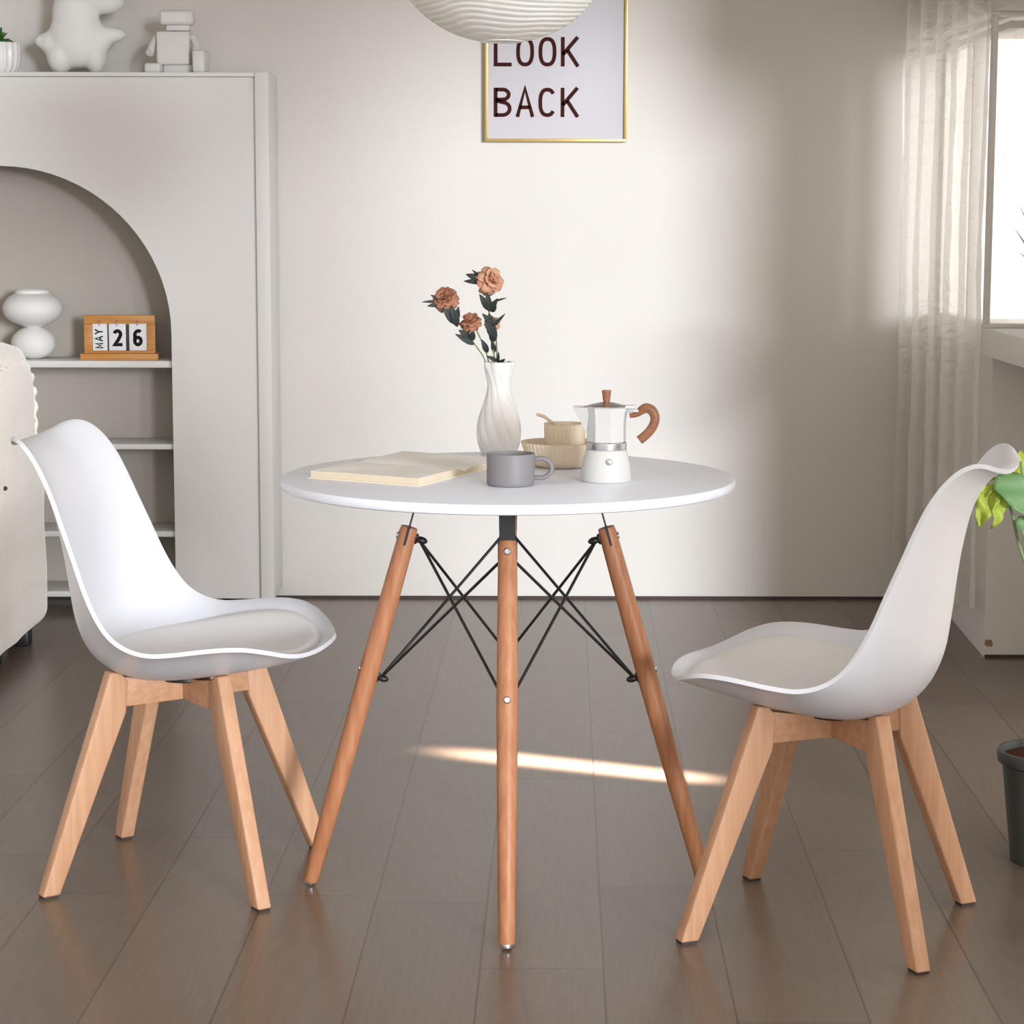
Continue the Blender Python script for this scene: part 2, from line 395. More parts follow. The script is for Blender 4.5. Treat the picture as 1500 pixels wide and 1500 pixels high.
# curtain and its rail
bm = bmnew()
nu, nv = 110, 90
y0, y1 = 3.022, 2.088
grid = []
for j in range(nv + 1):
    z = .135 + (2.30 - .135) * j / nv
    rowv = []
    for i in range(nu + 1):
        u = i / nu
        y = y0 + (y1 - y0) * u
        x = 1.185 + .062 * u
        flare = 1 - .25 * (z / 2.3)
        ph = u * 2 * PI * 5.5 + .5 * math.sin(z * 1.7) + .35 * math.sin(u * 9)
        x += .021 * math.sin(ph) * flare + .006 * noise.noise(Vector((u * 8, z * 2.2, 1))) + .004 * noise.noise(Vector((u * 30, z * 9, 5)))
        y += .012 * math.cos(ph) * flare
        if i == 0: x += .01
        rowv.append(bm.verts.new((x, y, z + (.006 * math.sin(u * 20) if j == 0 else 0))))
    grid.append(rowv)
for j in range(nv):
    for i in range(nu):
        bm.faces.new((grid[j][i], grid[j][i + 1], grid[j + 1][i + 1], grid[j + 1][i]))
cur = thing('curtain', 'sheer off-white linen curtain hanging in folds at the right end of the back wall', 'curtain', (0, 0, 0))
cpanel = obj('fabric_panel', bm, M['curtain'], cur, smooth=180)
bm = bmnew(); box(bm, 1.20, 1.238, 2.11, 3.03, 2.297, 2.315, .003)
for k in range(2): box(bm, 1.212, 1.262, 2.3 + k * .55, 2.33 + k * .55, 2.30, 2.312)
obj('curtain_rail', bm, M['white_trim'], cur, smooth=30)

# ------------------------------------------------------------------ cabinet
CF = 2.795; CX = -1.52; CR = .800; CZ0 = .04; CTOP = 1.612; AR = .5; AZ = .846
cab = thing('arched_display_cabinet', 'white low cabinet with a big arched opening and open shelves against the back wall', 'cabinet', (CX, CF, 0))
D = YW - CF - .004
bm = bmnew()
# arched front panel, recessed 12 mm behind the corner posts
def arch_panel(bm, yf, t, hw, z0, ztop):
    n = 40; prof = [(-AR, z0)]
    for i in range(n + 1):
        a = PI - PI * i / n
        prof.append((AR * math.cos(a), AZ + AR * .985 * math.sin(a)))
    prof.append((AR, z0))
    out = [(-hw, z0)]
    for (x, z) in prof[1:-1]:
        a = math.atan2((z - AZ), x)
        # project onto the outer rectangle
        k = min(hw / abs(math.cos(a)) if abs(math.cos(a)) > 1e-6 else 9, (ztop - AZ) / math.sin(a) if math.sin(a) > 1e-6 else 9)
        out.append((k * math.cos(a), AZ + k * math.sin(a)))
    out.append((hw, z0))
    # corner exactness
    for tgt in ((-hw, ztop), (hw, ztop)):
        i = min(range(len(out)), key=lambda q: (out[q][0] - tgt[0]) ** 2 + (out[q][1] - tgt[1]) ** 2); out[i] = tgt
    vs = []
    for (a, b) in zip(prof, out):
        vs.append([bm.verts.new((a[0], yf, a[1])), bm.verts.new((b[0], yf, b[1])), bm.verts.new((a[0], yf + t, a[1])), bm.verts.new((b[0], yf + t, b[1]))])
    for p, q in zip(vs, vs[1:]):
        bm.faces.new((p[0], p[1], q[1], q[0])); bm.faces.new((p[2], q[2], q[3], p[3]))
        bm.faces.new((p[0], q[0], q[2], p[2])); bm.faces.new((p[1], p[3], q[3], q[1]))
    for p in (vs[0], vs[-1]): bm.faces.new((p[0], p[2], p[3], p[1]))
arch_panel(bm, .014, .02, CR - .038, CZ0, CTOP - .014)
obj('front_panel', bm, M['white_lacquer'], cab, smooth=30)
for s in (-1, 1):
    bm = bmnew(); box(bm, min(s * (CR - .040), s * CR), max(s * (CR - .040), s * CR), 0, D, CZ0, CTOP, .002)
    obj('side_post', bm, M['white_lacquer'], cab, smooth=30)
bm = bmnew(); box(bm, -CR + .0405, CR - .0405, .004, D, CTOP - .013, CTOP, .002); obj('top_board', bm, M['white_lacquer'], cab, smooth=30)
bm = bmnew(); box(bm, -CR + .0405, CR - .0405, D - .012, D, CZ0, CTOP - .0135); obj('back_panel', bm, M['shade_toned'], cab, smooth=0)
for zt, th in ((.76, .021), (.509, .017), (.243, .018), (.058, .018)):
    bm = bmnew(); box(bm, -CR + .0405, CR - .0405, .0345, D - .0125, zt - th, zt, .003); obj('shelf', bm, M['white_lacquer'], cab, smooth=30)
for x in (-.7, 0, .7):
    bm = bmnew(); box(bm, x - .05, x + .05, .08, .18, 0, CZ0 - .0005, .002); obj('foot', bm, M['dark_rubber'], cab, smooth=30)

# ------------------------------------------------------------------ lettering
def ribbon(bm, pts, w, m, closed=False, t=.0008):
    pts = [Vector((p[0], p[1])) for p in pts]; n = len(pts); L_, R_ = [], []
    for i in range(n):
        a = pts[i - 1] if (i or closed) else pts[i]; b = pts[(i + 1) % n] if (i < n - 1 or closed) else pts[i]
        d1 = (pts[i] - a); d2 = (b - pts[i])
        if d1.length < 1e-9: d1 = d2
        if d2.length < 1e-9: d2 = d1
        d1 = d1.normalized(); d2 = d2.normalized(); tn = d1 + d2
        tn = tn.normalized() if tn.length > 1e-6 else d1
        nm = Vector((-tn.y, tn.x)); k = 1 / max(.5, nm.dot(Vector((-d1.y, d1.x))))
        L_.append(pts[i] + nm * w / 2 * k); R_.append(pts[i] - nm * w / 2 * k)
    rng = range(n if closed else n - 1)
    V = [[bm.verts.new(m @ Vector((q.x, y, q.y))) for q in (l, r) for y in (0, -t)] for l, r in zip(L_, R_)]
    for i in rng:
        a, b = V[i], V[(i + 1) % n]
        for p, q in ((0, 1), (1, 3), (3, 2), (2, 0)): bm.faces.new((a[p], a[q], b[q], b[p]))
    if not closed:
        bm.faces.new((V[0][0], V[0][2], V[0][3], V[0][1])); bm.faces.new((V[-1][0], V[-1][1], V[-1][3], V[-1][2]))
def arc(cx, cy, rx, ry, a0, a1, n=18, p=2.0):
    o = []
    for i in range(n + 1):
        a = R(a0 + (a1 - a0) * i / n); c, s = math.cos(a), math.sin(a)
        o.append((cx + rx * math.copysign(abs(c) ** (2 / p), c), cy + ry * math.copysign(abs(s) ** (2 / p), s)))
    return o
def glyph(ch, wd, s):
    """strokes in a wd x 1 cell, s = stroke width"""
    h = s / 2; W_ = wd
    if ch == 'L': return [([(h, 1), (h, h), (W_, h)], 0)]
    if ch == 'O': return [(arc(W_ / 2, .5, W_ / 2 - h, .5 - h, 0, 345, 23, 2.5), 1)]
    if ch == 'C': return [(arc(W_ / 2, .5, W_ / 2 - h, .5 - h, 38, 322, 22, 2.5), 0)]
    if ch == 'K': return [([(h, 0), (h, 1)], 0), ([(W_ - h * .6, 1), (h, .40)], 0), ([(W_ * .36, .56), (W_ - h * .4, 0)], 0)]
    if ch == 'B': return [([(h, 0), (h, 1)], 0), ([(h, 1 - h)] + arc(W_ * .5, .765, W_ * .5 - h * 1.5, .235 - h, 90, -90, 10) + [(h, .53 + h)], 0),
                          ([(h, .50 + h)] + arc(W_ * .5, .25 + h * .5, W_ * .5 - h, .25 - h * .5, 90, -90, 12) + [(h, h)], 0)]
    if ch == 'A': return [([(h * .7, 0), (W_ / 2, 1 - h * .3), (W_ - h * .7, 0)], 0), ([(W_ * .22, .33), (W_ * .78, .33)], 0)]
    if ch == 'M': return [([(h, 0), (h, 1 - h), (W_ / 2, .25), (W_ - h, 1 - h), (W_ - h, 0)], 0)]
    if ch == 'Y': return [([(h * .7, 1), (W_ / 2, .48), (W_ - h * .7, 1)], 0), ([(W_ / 2, .5), (W_ / 2, 0)], 0)]
    if ch == '2': return [(arc(W_ / 2, .70, W_ / 2 - h, .30 - h, 165, -30, 14) + [(W_ * .55, .36), (h * 1.2, h), (W_, h)], 0)]
    if ch == '6': return [(arc(W_ / 2, .31, W_ / 2 - h, .31 - h, 0, 345, 20), 1), ([(h, .33), (h * 1.1, .55)] + arc(W_ * .56, .62, W_ * .56 - h, .38 - h, 165, 50, 10), 0)]
def letters(bm, text, x, z, hgt, wd, gap, s, m):
    for ch in text:
        for pts, cl in glyph(ch, wd / hgt, s):
            ribbon(bm, [(x + p[0] * hgt, z + p[1] * hgt) for p in pts], s * hgt, m, bool(cl))
        x += wd + gap

# ------------------------------------------------------------------ framed print
pic = thing('picture_frame', 'thin gold framed print with big brown capitals hanging on the back wall', 'picture', (.1315, YW, 1.4185))
PW, PH = .4335, .62
bm = bmnew(); fw = .009
box(bm, -PW / 2, PW / 2, -.024, -.001, 0, fw, .001); box(bm, -PW / 2, PW / 2, -.024, -.001, PH - fw, PH, .001)
box(bm, -PW / 2, -PW / 2 + fw, -.0239, -.001, fw, PH - fw, .001); box(bm, PW / 2 - fw, PW / 2, -.0239, -.001, fw, PH - fw, .001)
obj('frame', bm, M['gold'], pic, smooth=30)
bm = bmnew(); box(bm, -PW / 2 + fw, PW / 2 - fw, -.016, -.006, fw, PH - fw); pr = obj('print', bm, M['print'], pic, smooth=0)
mI = Matrix.Translation((0, -.0161, 0))
for word, zz in (('LOOK', .226), ('BACK', .0745)):
    bm = bmnew(); letters(bm, word, -.1895, zz, .088, .0545, .0135, .13, mI)
    obj('lettering', bm, M['ink_brown'], pr, smooth=0)

# ------------------------------------------------------------------ things in the cabinet
yv = 2.915
t = thing('bulb_vase', 'white vase shaped as two stacked bulbs on the cabinet shelf beside the calendar', 'vase', (-1.458, 2.925, .76))
prof = []
for i in range(13):
    a = -PI / 2 + PI * .86 * i / 12 + .12
    prof.append((.067 * math.cos(a) ** .9 if math.cos(a) > 0 else .01, .048 + .0495 * math.sin(a)))
p2 = []
for i in range(18):
    a = -PI / 2 + .42 + (PI - .95) * i / 17
    p2.append((.090 * math.cos(a) ** .8, .153 + .0525 * math.sin(a)))
prof = [q for q in prof if q[1] < .096] + p2
prof += [(prof[-1][0], .208), (prof[-1][0] - .006, .209), (prof[-1][0] - .01, .20), (.03, .17), (.001, .16)]
bm = bmnew(); lathe(bm, prof, 48); obj('vase_body', bm, M['matte_ceramic'], t, smooth=60)

t = thing('perpetual_calendar', 'small wooden flip calendar with white cards on the cabinet shelf', 'calendar', (-1.190, 2.90, .76), R(3))
bm = bmnew(); box(bm, -.117, .117, -.03, .03, 0, .019, .002); obj('base', bm, M['oak'], t, smooth=30)
bm = bmnew()
box(bm, -.107, .107, -.008, .010, .0192, .026, .001); box(bm, -.107, .107, -.008, .010, .106, .134, .001)
box(bm, -.107, -.082, -.0079, .0099, .026, .106, .001); box(bm, .082, .107, -.0079, .0099, .026, .106, .001)
obj('frame', bm, M['oak'], t, smooth=30)
for x0, x1, txt in ((-.082, -.036, 'MAY'), (-.033, .020, '2'), (.028, .082, '6')):
    bm = bmnew(); box(bm, x0 + .001, x1 - .001, -.0105, -.0055, .027, .108, .001); c = obj('month_card' if txt == 'MAY' else 'day_card', bm, M['card'], t, smooth=30)
    bm = bmnew()
    if txt == 'MAY':
        m = Matrix.Translation((x1 - .014, -.0106, .034)) @ Matrix.Rotation(-PI / 2, 4, 'Y')
        letters(bm, 'MAY', 0, 0, .024, .0165, .0045, .17, m)
    else:
        letters(bm, txt, x0 + .0125, .040, .052, .029, 0, .2, Matrix.Translation((0, -.0106, 0)))
    obj('lettering', bm, M['ink_black'], c, smooth=0)
    bm = bmnew()
    xm = (x0 + x1) / 2
    pts = [(xm, -.012 + .006 * math.cos(a), .110 + .007 * math.sin(a)) for a in [2 * PI * k / 12 for k in range(13)]]
    tube(bm, pts, .0012, 6); obj('ring', bm, M['steel'], t, smooth=180)

# cabinet top
ZT = CTOP
t = thing('succulent_pot', 'small green succulent in a ribbed white pot at the left end of the cabinet top', 'plant', (-1.535, 2.90, ZT))
bm = bmnew()
rib = lambda r, z, a: r * (1 + .035 * math.cos(a * 18)) if r > .02 else r
lathe(bm, [(.030, 0), (.050, .001), (.060, .02), (.064, .05), (.063, .085), (.059, .0905), (.055, .089), (.055, .078), (.001, .077)], 144, fn=rib); obj('pot', bm, M['ceramic'], t, smooth=60)
def fat_leaf(bm, base, dirv, ln, wd, th, n=8):
    d = Vector(dirv).normalized(); s = d.cross(Vector((0, 0, 1)))
    s = s.normalized() if s.length > .01 else Vector((1, 0, 0)); up = s.cross(d)
    rings = []
    for i in range(n + 1):
        u = i / n; w = math.sin(PI * (u * .88 + .08)) ** .8
        c = Vector(base) + d * ln * u + up * (ln * .18 * math.sin(PI * u) - .0)
        rings.append([bm.verts.new(c + s * wd * w * math.cos(2 * PI * k / 8) + up * th * w * math.sin(2 * PI * k / 8)) for k in range(8)])
    for a, b in zip(rings, rings[1:]):
        for k in range(8):
            j = (k + 1) % 8; bm.faces.new((a[k], a[j], b[j], b[k]))
    bm.faces.new(rings[0][::-1]); bm.faces.new(rings[-1])
for k in range(20):
    a = k * 2.4; el = .15 + 1.15 * k / 19
    bm = bmnew(); fat_leaf(bm, (0, 0, .078), (math.cos(a) * math.cos(el), math.sin(a) * math.cos(el), math.sin(el)), .060 - .018 * (k % 3) / 2, .013, .005)
    obj('leaf', bm, M['succulent'], t, smooth=180)

def remeshed(name, bm, m, parent, vox, sm=6, loc=(0, 0, 0), rot=(0, 0, 0)):
    o = obj(name, bm, m, parent, loc, rot, smooth=180)
    r = o.modifiers.new('remesh', 'REMESH'); r.mode = 'VOXEL'; r.voxel_size = vox; r.use_smooth_shade = True
    s = o.modifiers.new('smooth', 'SMOOTH'); s.factor = .6; s.iterations = sm
    return o
# bear figurine
t = thing('bear_figurine', 'large pale grey upright bear figurine on the cabinet top', 'figurine', (-1.300, 2.91, ZT))
bm = bmnew()
S = 1 / 485.0
P_ = lambda px, py: ((px - 122) * S, (106 - py) * S)
for (px, py, rx, rz, ry) in ((121, 52, 40, 46, 30), (120, 20, 34, 40, 28), (97, 88, 20, 26, 24), (148, 88, 17, 30, 24), (128, -12, 40, 34, 30), (165, 4, 27, 17, 20), (168, 50, 25, 12, 14), (152, 56, 22, 20, 18), (72, 59, 13, 11, 11), (88, 62, 20, 20, 18), (98, 80, 22, 24, 22), (142, 75, 22, 24, 22), (108, -46, 12, 12, 8), (136, -48, 12, 12, 8)):
    x, z = P_(px, py); z = max(z, rz * S * .98) if py > 80 else z
    ellipsoid(bm, (x, 0, z), (rx * S, ry * S, rz * S), seg=20, rings=12)
remeshed('body', bm, M['matte_ceramic'], t, .006, 10)
# blocky robot figurine
t = thing('robot_figurine', 'small white blocky robot figurine sitting at the right end of the cabinet top', 'figurine', (-.995, 2.89, ZT), R(-4))
S = 1 / 480.0; q = lambda px: (px - 273) * S; zz = lambda py: (106 - py) * S
bm = bmnew(); box(bm, q(244), q(291), -.035, .035, zz(94), zz(47), .007, 3); obj('torso', bm, M['white_lacquer'], t, smooth=40)
bm = bmnew(); box(bm, q(257), q(290), -.018, .018, zz(46), zz(38), .003); obj('neck', bm, M['white_lacquer'], t, smooth=40)
bm = bmnew(); box(bm, q(248), q(296), -.028, .028, zz(38), zz(17), .011, 4); h_ = obj('head', bm, M['white_lacquer'], t, smooth=40)
bm = bmnew(); box(bm, q(251), q(288), -.031, -.0275, zz(34), zz(20), .002); obj('face_plate', bm, M['matte_ceramic'], h_, smooth=40)
for s in (-1, 1):
    bm = bmnew(); tube(bm, [(q(268) + s * .052 - (.0 if s > 0 else .004), 0, zz(54)), (q(268) + s * .066, -.012, zz(66)), (q(268) + s * .070, -.035, zz(78))], [.010, .011, .012], 12); obj('arm', bm, M['white_lacquer'], t, smooth=40)
    x0 = q(240) if s < 0 else q(304)
    bm = bmnew(); box(bm, x0 - .024 * (1 if s < 0 else .55), x0 + .024, -.06, .02, 0, zz(92) if s < 0 else zz(74), .008, 3); obj('leg', bm, M['white_lacquer'], t, smooth=40)
bm = bmnew(); box(bm, q(252), q(294), -.02, .028, 0, zz(94) + .001, .004); obj('pelvis', bm, M['white_lacquer'], t, smooth=40)

# ------------------------------------------------------------------ pendant lantern
LZ = 1.652; LA, LB = .186, .156
lan = thing('paper_lantern', 'round white ribbed paper pendant lamp hanging above the table', 'pendant lamp', (-.019, 0, LZ))
bm = bmnew(); n = 260; prof = []
for i in range(n + 1):
    a = -PI / 2 + .20 + (PI - .40) * i / n
    prof.append((LA * math.cos(a), LB * math.sin(a)))
def lf(r, z, a):
    nz_ = noise.noise(Vector((math.cos(a) * 1.3, math.sin(a) * 1.3, z * 10)))
    k = (z / LB * 21 + 1.5 * nz_) * PI
    return r * (1 + .0)+ .0021 * abs(math.sin(k * 1.0)) * 2 - .002 + .0015 * noise.noise(Vector((math.cos(a) * 6, math.sin(a) * 6, z * 60)))
lathe(bm, prof, 128, fn=lf, cap0=False)
obj('lamp_shade', bm, M['paper'], lan, smooth=180)
for zz_, rr in ((prof[0][1], prof[0][0]), (prof[-1][1], prof[-1][0])):
    bm = bmnew(); tube(bm, [(rr * math.cos(2 * PI * k / 32), rr * math.sin(2 * PI * k / 32), zz_) for k in range(33)], .0014, 6)
    obj('wire_ring', bm, M['ceramic'], lan, smooth=180)
bm = bmnew(); tube(bm, [(0, 0, prof[-1][1] - .05), (0, 0, CEIL - LZ - .02)], .003, 8); obj('cord', bm, M['ceramic'], lan, smooth=180)
bm = bmnew(); lathe(bm, [(.018, -.10), (.022, -.09), (.022, -.03), (.012, -.02)], 20, (0, 0, .16), cap1=True); obj('lamp_holder', bm, M['ceramic'], lan, smooth=40)
bm = bmnew(); ellipsoid(bm, (0, 0, .025), (.03, .03, .036)); obj('bulb', bm, M['ceramic'], lan, smooth=180)
bm = bmnew(); lathe(bm, [(.05, 0), (.05, .018), (.03, .0215)], 32, (0, 0, CEIL - LZ - .0215), cap1=True); obj('ceiling_rose', bm, M['ceramic'], lan, smooth=40)

# ------------------------------------------------------------------ table
TZ = .747; TX = -.0074
tab = thing('round_table', 'round white table on four wooden dowel legs with crossing black wire braces', 'table', (TX, 0, 0))
bm = bmnew(); lathe(bm, [(.001, TZ - .018), (.394, TZ - .018), (.398, TZ - .0165), (.4, TZ - .0135), (.4, TZ - .0045), (.398, TZ - .0012), (.3945, TZ), (.001, TZ)], 128, cap0=False)
bmesh.ops.remove_doubles(bm, verts=bm.verts, dist=.0002)
obj('tabletop', bm, M['table_white'], tab, smooth=35)
RF, RT, ZTOPL = .358, .174, .655
def legr(z): return RF + (RT - RF) * z / ZTOPL
dirs = [(-1, 0), (0, -1), (1, 0), (0, 1)]
axis_len = math.hypot(RF - RT, ZTOPL); tilt = math.atan2(RF - RT, ZTOPL)
U, V2 = .632, .383
for i, (dx, dy) in enumerate(dirs):
    ang = math.atan2(dy, dx)
    # local frame: X radial outward, leg leans inward going up
    Rm = Matrix.Rotation(ang, 4, 'Z') @ Matrix.Translation((RF, 0, 0)) @ Matrix.Rotation(-tilt, 4, 'Y')
    bm = bmnew(); Ln = axis_len
    lathe(bm, [(.0118, .009), (.0135, .0125), (.0165, Ln * .3), (.0182, Ln * .58), (.0170, Ln * .85), (.0160, Ln * .985), (.0145, Ln)], 28, mat=Rm, cap1=True)
    lg = obj('leg', bm, M['beech_dark'], tab, smooth=40)
    bm = bmnew(); lathe(bm, [(.0095, .0025), (.0105, .0045), (.0105, .0095)], 20, mat=Rm, cap1=True); obj('foot_glide', bm, M['steel'], lg, smooth=40)
    bm = bmnew(); 
    for y_ in (-1, 1):
        pass
    box(bm, -.0022, .0022, -.0166, .0166, Ln - .032, Ln + .001); bmesh.ops.transform(bm, matrix=Rm, verts=bm.verts); obj('slot', bm, M['black'], lg, smooth=0)
    for zc in (.6365, .396):
        s = zc / math.cos(tilt)
        bm = bmnew()
        mm = Rm @ Matrix.Translation((.0152 if zc > .5 else .0165, 0, s)) @ Matrix.Rotation(PI / 2, 4, 'Y')
        lathe(bm, [(.0062, 0), (.0062, .002), (.0045, .0036), (.0028, .0036), (.0026, .0022)], 20, mat=mm, cap1=True); obj('screw', bm, M['steel'], lg, smooth=40)
    # bracket plate: rises from the slot to the underside, then folds inward
    bm = bmnew(); top = (TZ - .018 - .0003) / math.cos(tilt)
    box(bm, -.0016, .0016, -.0132, .0132, Ln + .0005, top - .004); bmesh.ops.transform(bm, matrix=Rm, verts=bm.verts)
    rr = legr((TZ - .018))
    b2 = bmesh.new(); box(b2, rr - .075, rr + .002, -.0132, .0132, TZ - .018 - .0035, TZ - .0183)
    bmesh.ops.transform(b2, matrix=Matrix.Rotation(ang, 4, 'Z'), verts=b2.verts)
    me_ = bpy.data.meshes.new('tmp'); b2.to_mesh(me_); b2.free(); bm.from_mesh(me_); bpy.data.meshes.remove(me_)
    obj('bracket', bm, M['black'], tab, smooth=0)
    for zc in (U, V2):
        rin = legr(zc) - .0175 - .008
        bm = bmnew()
        m_ = Matrix.Rotation(ang, 4, 'Z') @ Matrix.Translation((rin, 0, zc)) @ Matrix.Rotation(-tilt, 4, 'Y')
        b3 = bmesh.new(); ellipsoid(b3, (-.002, 0, 0), (.0115, .009, .0065), seg=16, rings=10)
        ellipsoid(b3, (.007, 0, 0), (.004, .0045, .010), seg=12, rings=8)
        bmesh.ops.transform(b3, matrix=m_, verts=b3.verts); me_ = bpy.data.meshes.new('tmp'); b3.to_mesh(me_); b3.free(); bm.from_mesh(me_); bpy.data.meshes.remove(me_)
        obj('brace_node', bm, M['black'], tab, smooth=180)
for i in range(4):
    for j in (1, -1):
        a = dirs[i]; b = dirs[(i + j) % 4]
        ra = legr(U) - .024; rb = legr(V2) - .024
        e = .003
        pa = Vector((a[0] * ra, a[1] * ra, U - .004)); pb = Vector((b[0] * rb, b[1] * rb, V2 + .003))
        side = Vector((b[0] - a[0], b[1] - a[1], 0)).normalized() * e
        bm = bmnew(); tube(bm, [pa + side, pb - side], .0027, 10); obj('brace_rod', bm, M['black'], tab, smooth=60)

# ------------------------------------------------------------------ chairs
RIM = [(.2715, 0, .4440), (.2680, .050, .4430), (.2590, .097, .4415), (.245, .143, .443), (.227, .183, .450), (.202, .216, .461), (.17, .241, .47), (.132, .256, .472), (.091, .265, .469), (.047, .27, .464), (.006, .271, .462), (-.031, .269, .471), (-.061, .265, .491), (-.085, .259, .524), (-.106, .251, .567), (-.125, .242, .616), (-.145, .233, .666), (-.164, .225, .714), (-.184, .218, .757), (-.205, .208, .789), (-.226, .195, .81), (-.246, .175, .819), (-.263, .15, .817), (-.276, .119, .809), (-.285, .083, .803), (-.290, .043, .800), (-.291, 0, .799)]
CEN = [(.2715, .4440), (.2675, .4425), (.256, .436), (.241, .429), (.220, .421), (.193, .413), (.158, .405), (.118, .397), (.075, .390), (.028, .384), (-.018, .380), (-.064, .382), (-.109, .396), (-.146, .425), (-.168, .472), (-.177, .53), (-.183, .59), (-.191, .65), (-.204, .71), (-.221, .750), (-.239, .776), (-.255, .790), (-.268, .797), (-.278, .800), (-.285, .8005), (-.290, .7995), (-.291, .799)]
NS = 4
RC = catmull(RIM, NS, True)
CC = catmull([(x, 0, z) for x, z in CEN], NS)
def shell(ti, v):
    ti = min(max(ti, 0), len(RC) - 1.0001); k = int(ti); fr = ti - k
    r = RC[k].lerp(RC[k + 1], fr); c = CC[k].lerp(CC[k + 1], fr)
    fm = .75 - .45 * min(1, max(0, (ti / NS - 6) / 6))
    w = (1 - fm) * (1 - abs(v) ** 2.4) + fm * (.5 + .5 * math.cos(PI * abs(v) ** 1.7))
    return Vector((r.x + (c.x - r.x) * w, r.y * v, r.z + (c.z - r.z) * w))
def shell_bm():
    bm = bmnew(); nv_ = 44; rows = []
    nT = len(RC) - 1
    # denser near both poles
    ts = [.25, .5, .8, 1.2, 1.7, 2.3, 3] + [q for q in range(4, nT - 3)] + [nT - 3, nT - 2.3, nT - 1.7, nT - 1.2, nT - .8, nT - .5, nT - .25]
    p0 = bm.verts.new(RC[0]); p1 = bm.verts.new(RC[-1])
    for tt in ts:
        rows.append([bm.verts.new(shell(tt, math.sin(PI / 2 * (-1 + 2 * j / nv_)) * .35 + (-1 + 2 * j / nv_) * .65)) for j in range(nv_ + 1)])
    for a, b in zip(rows, rows[1:]):
        for j in range(nv_): bm.faces.new((a[j], b[j], b[j + 1], a[j + 1]))
    for j in range(nv_):
        bm.faces.new((p0, rows[0][j], rows[0][j + 1])); bm.faces.new((p1, rows[-1][j + 1], rows[-1][j]))
    return bm
def cushion_bm():
    bm = bmnew(); nr, na = 16, 72
    tA, tB = 2.7 * NS, 13.0 * NS      # front and rear end of the pad in shell stations
    tc_, th_ = (tA + tB) / 2, (tB - tA) / 2
    def P(rho, a):
        c, s = math.cos(a), math.sin(a)
        p = 2.6; k = (abs(c) ** p + abs(s) ** p) ** (-1 / p)
        u, v = rho * k * c, rho * k * s
        return tc_ - u * th_, v * .85
    rings = []
    for i in range(1, nr + 1):
        rho = i / nr; ring = []
        for j in range(na):
            ti, v = P(rho, 2 * PI * j / na)
            p = shell(ti, v); e = .05
            n_ = (shell(ti + e, v) - shell(ti - e, v)).cross(shell(ti, v + .01) - shell(ti, v - .01))
            n_ = n_.normalized()
            if n_.z < 0: n_ = -n_
            hgt = .016 * (1 - rho ** 7) ** .5 + .004 * (1 - rho ** 2) - .0015 * (rho > .999)
            ring.append(bm.verts.new(p + n_ * hgt))
        rings.append(ring)
    c0 = bm.verts.new(shell(tc_, 0) + Vector((0, 0, .025)))
    for j in range(na):
        bm.faces.new((c0, rings[0][j], rings[0][(j + 1) % na]))
    for a, b in zip(rings, rings[1:]):
        for j in range(na):
            k = (j + 1) % na; bm.faces.new((a[j], b[j], b[k], a[k]))
    return bm
def make_chair(name, label, loc, rz, seat_rot):
    t = thing(name, label, 'chair', loc, rz, 'white shell chairs at the round table')
    s = obj('seat_shell', shell_bm(), M['plastic'], t, rot=(0, 0, seat_rot), smooth=180)
    so = s.modifiers.new('thick', 'SOLIDIFY'); so.thickness = .0075; so.offset = -1; so.use_rim = True; so.use_even_offset = False
    bv = s.modifiers.new('bev', 'BEVEL'); bv.width = .0024; bv.segments = 3; bv.limit_method = 'ANGLE'; bv.angle_limit = R(50)
    obj('seat_cushion', cushion_bm(), M['cushion'], t, rot=(0, 0, seat_rot), smooth=180)
    bm = bmnew(); lathe(bm, [(.046, .364), (.048, .366), (.048, .3735)], 32, cap1=True); obj('mounting_plate', bm, M['black'], t, smooth=40)
    for k in range(4):
        a = PI / 4 + k * PI / 2; mz = Matrix.Rotation(a, 4, 'Z')
        bm = bmnew()
        prism(bm, [(.292, .004), (.259, .004), (.124, .318), (.119, .375), (.132, .391), (.153, .394)], .027, mz, .0035, 3)
        lg = obj('leg', bm, M['beech'], t, smooth=50)
        bm = bmnew(); prism(bm, [(.289, 0), (.262, 0), (.261, .0045), (.290, .0045)], .022, mz); obj('foot_pad', bm, M['dark_rubber'], lg, smooth=0)
    for k in range(2):
        a = PI / 4 + k * PI / 2; mz = Matrix.Rotation(a, 4, 'Z')
        bm = bmnew(); prism(bm, [(-.130, .3285 + .0003 * k), (.130, .3285 + .0003 * k), (.128, .384), (.07, .3715), (-.07, .3715), (-.128, .384)], .0235, mz, .0015); obj('cross_rail', bm, M['beech_x'], t, smooth=40)
    return t
make_chair('shell_chair', 'white shell chair left of the table, facing right with its inner back in view', (-.5954, .0853, 0), -.176, .066)
make_chair('shell_chair', 'white shell chair right of the table, facing left with its outer back in view', (.5466, -.208, 0), 2.7558, .0387)

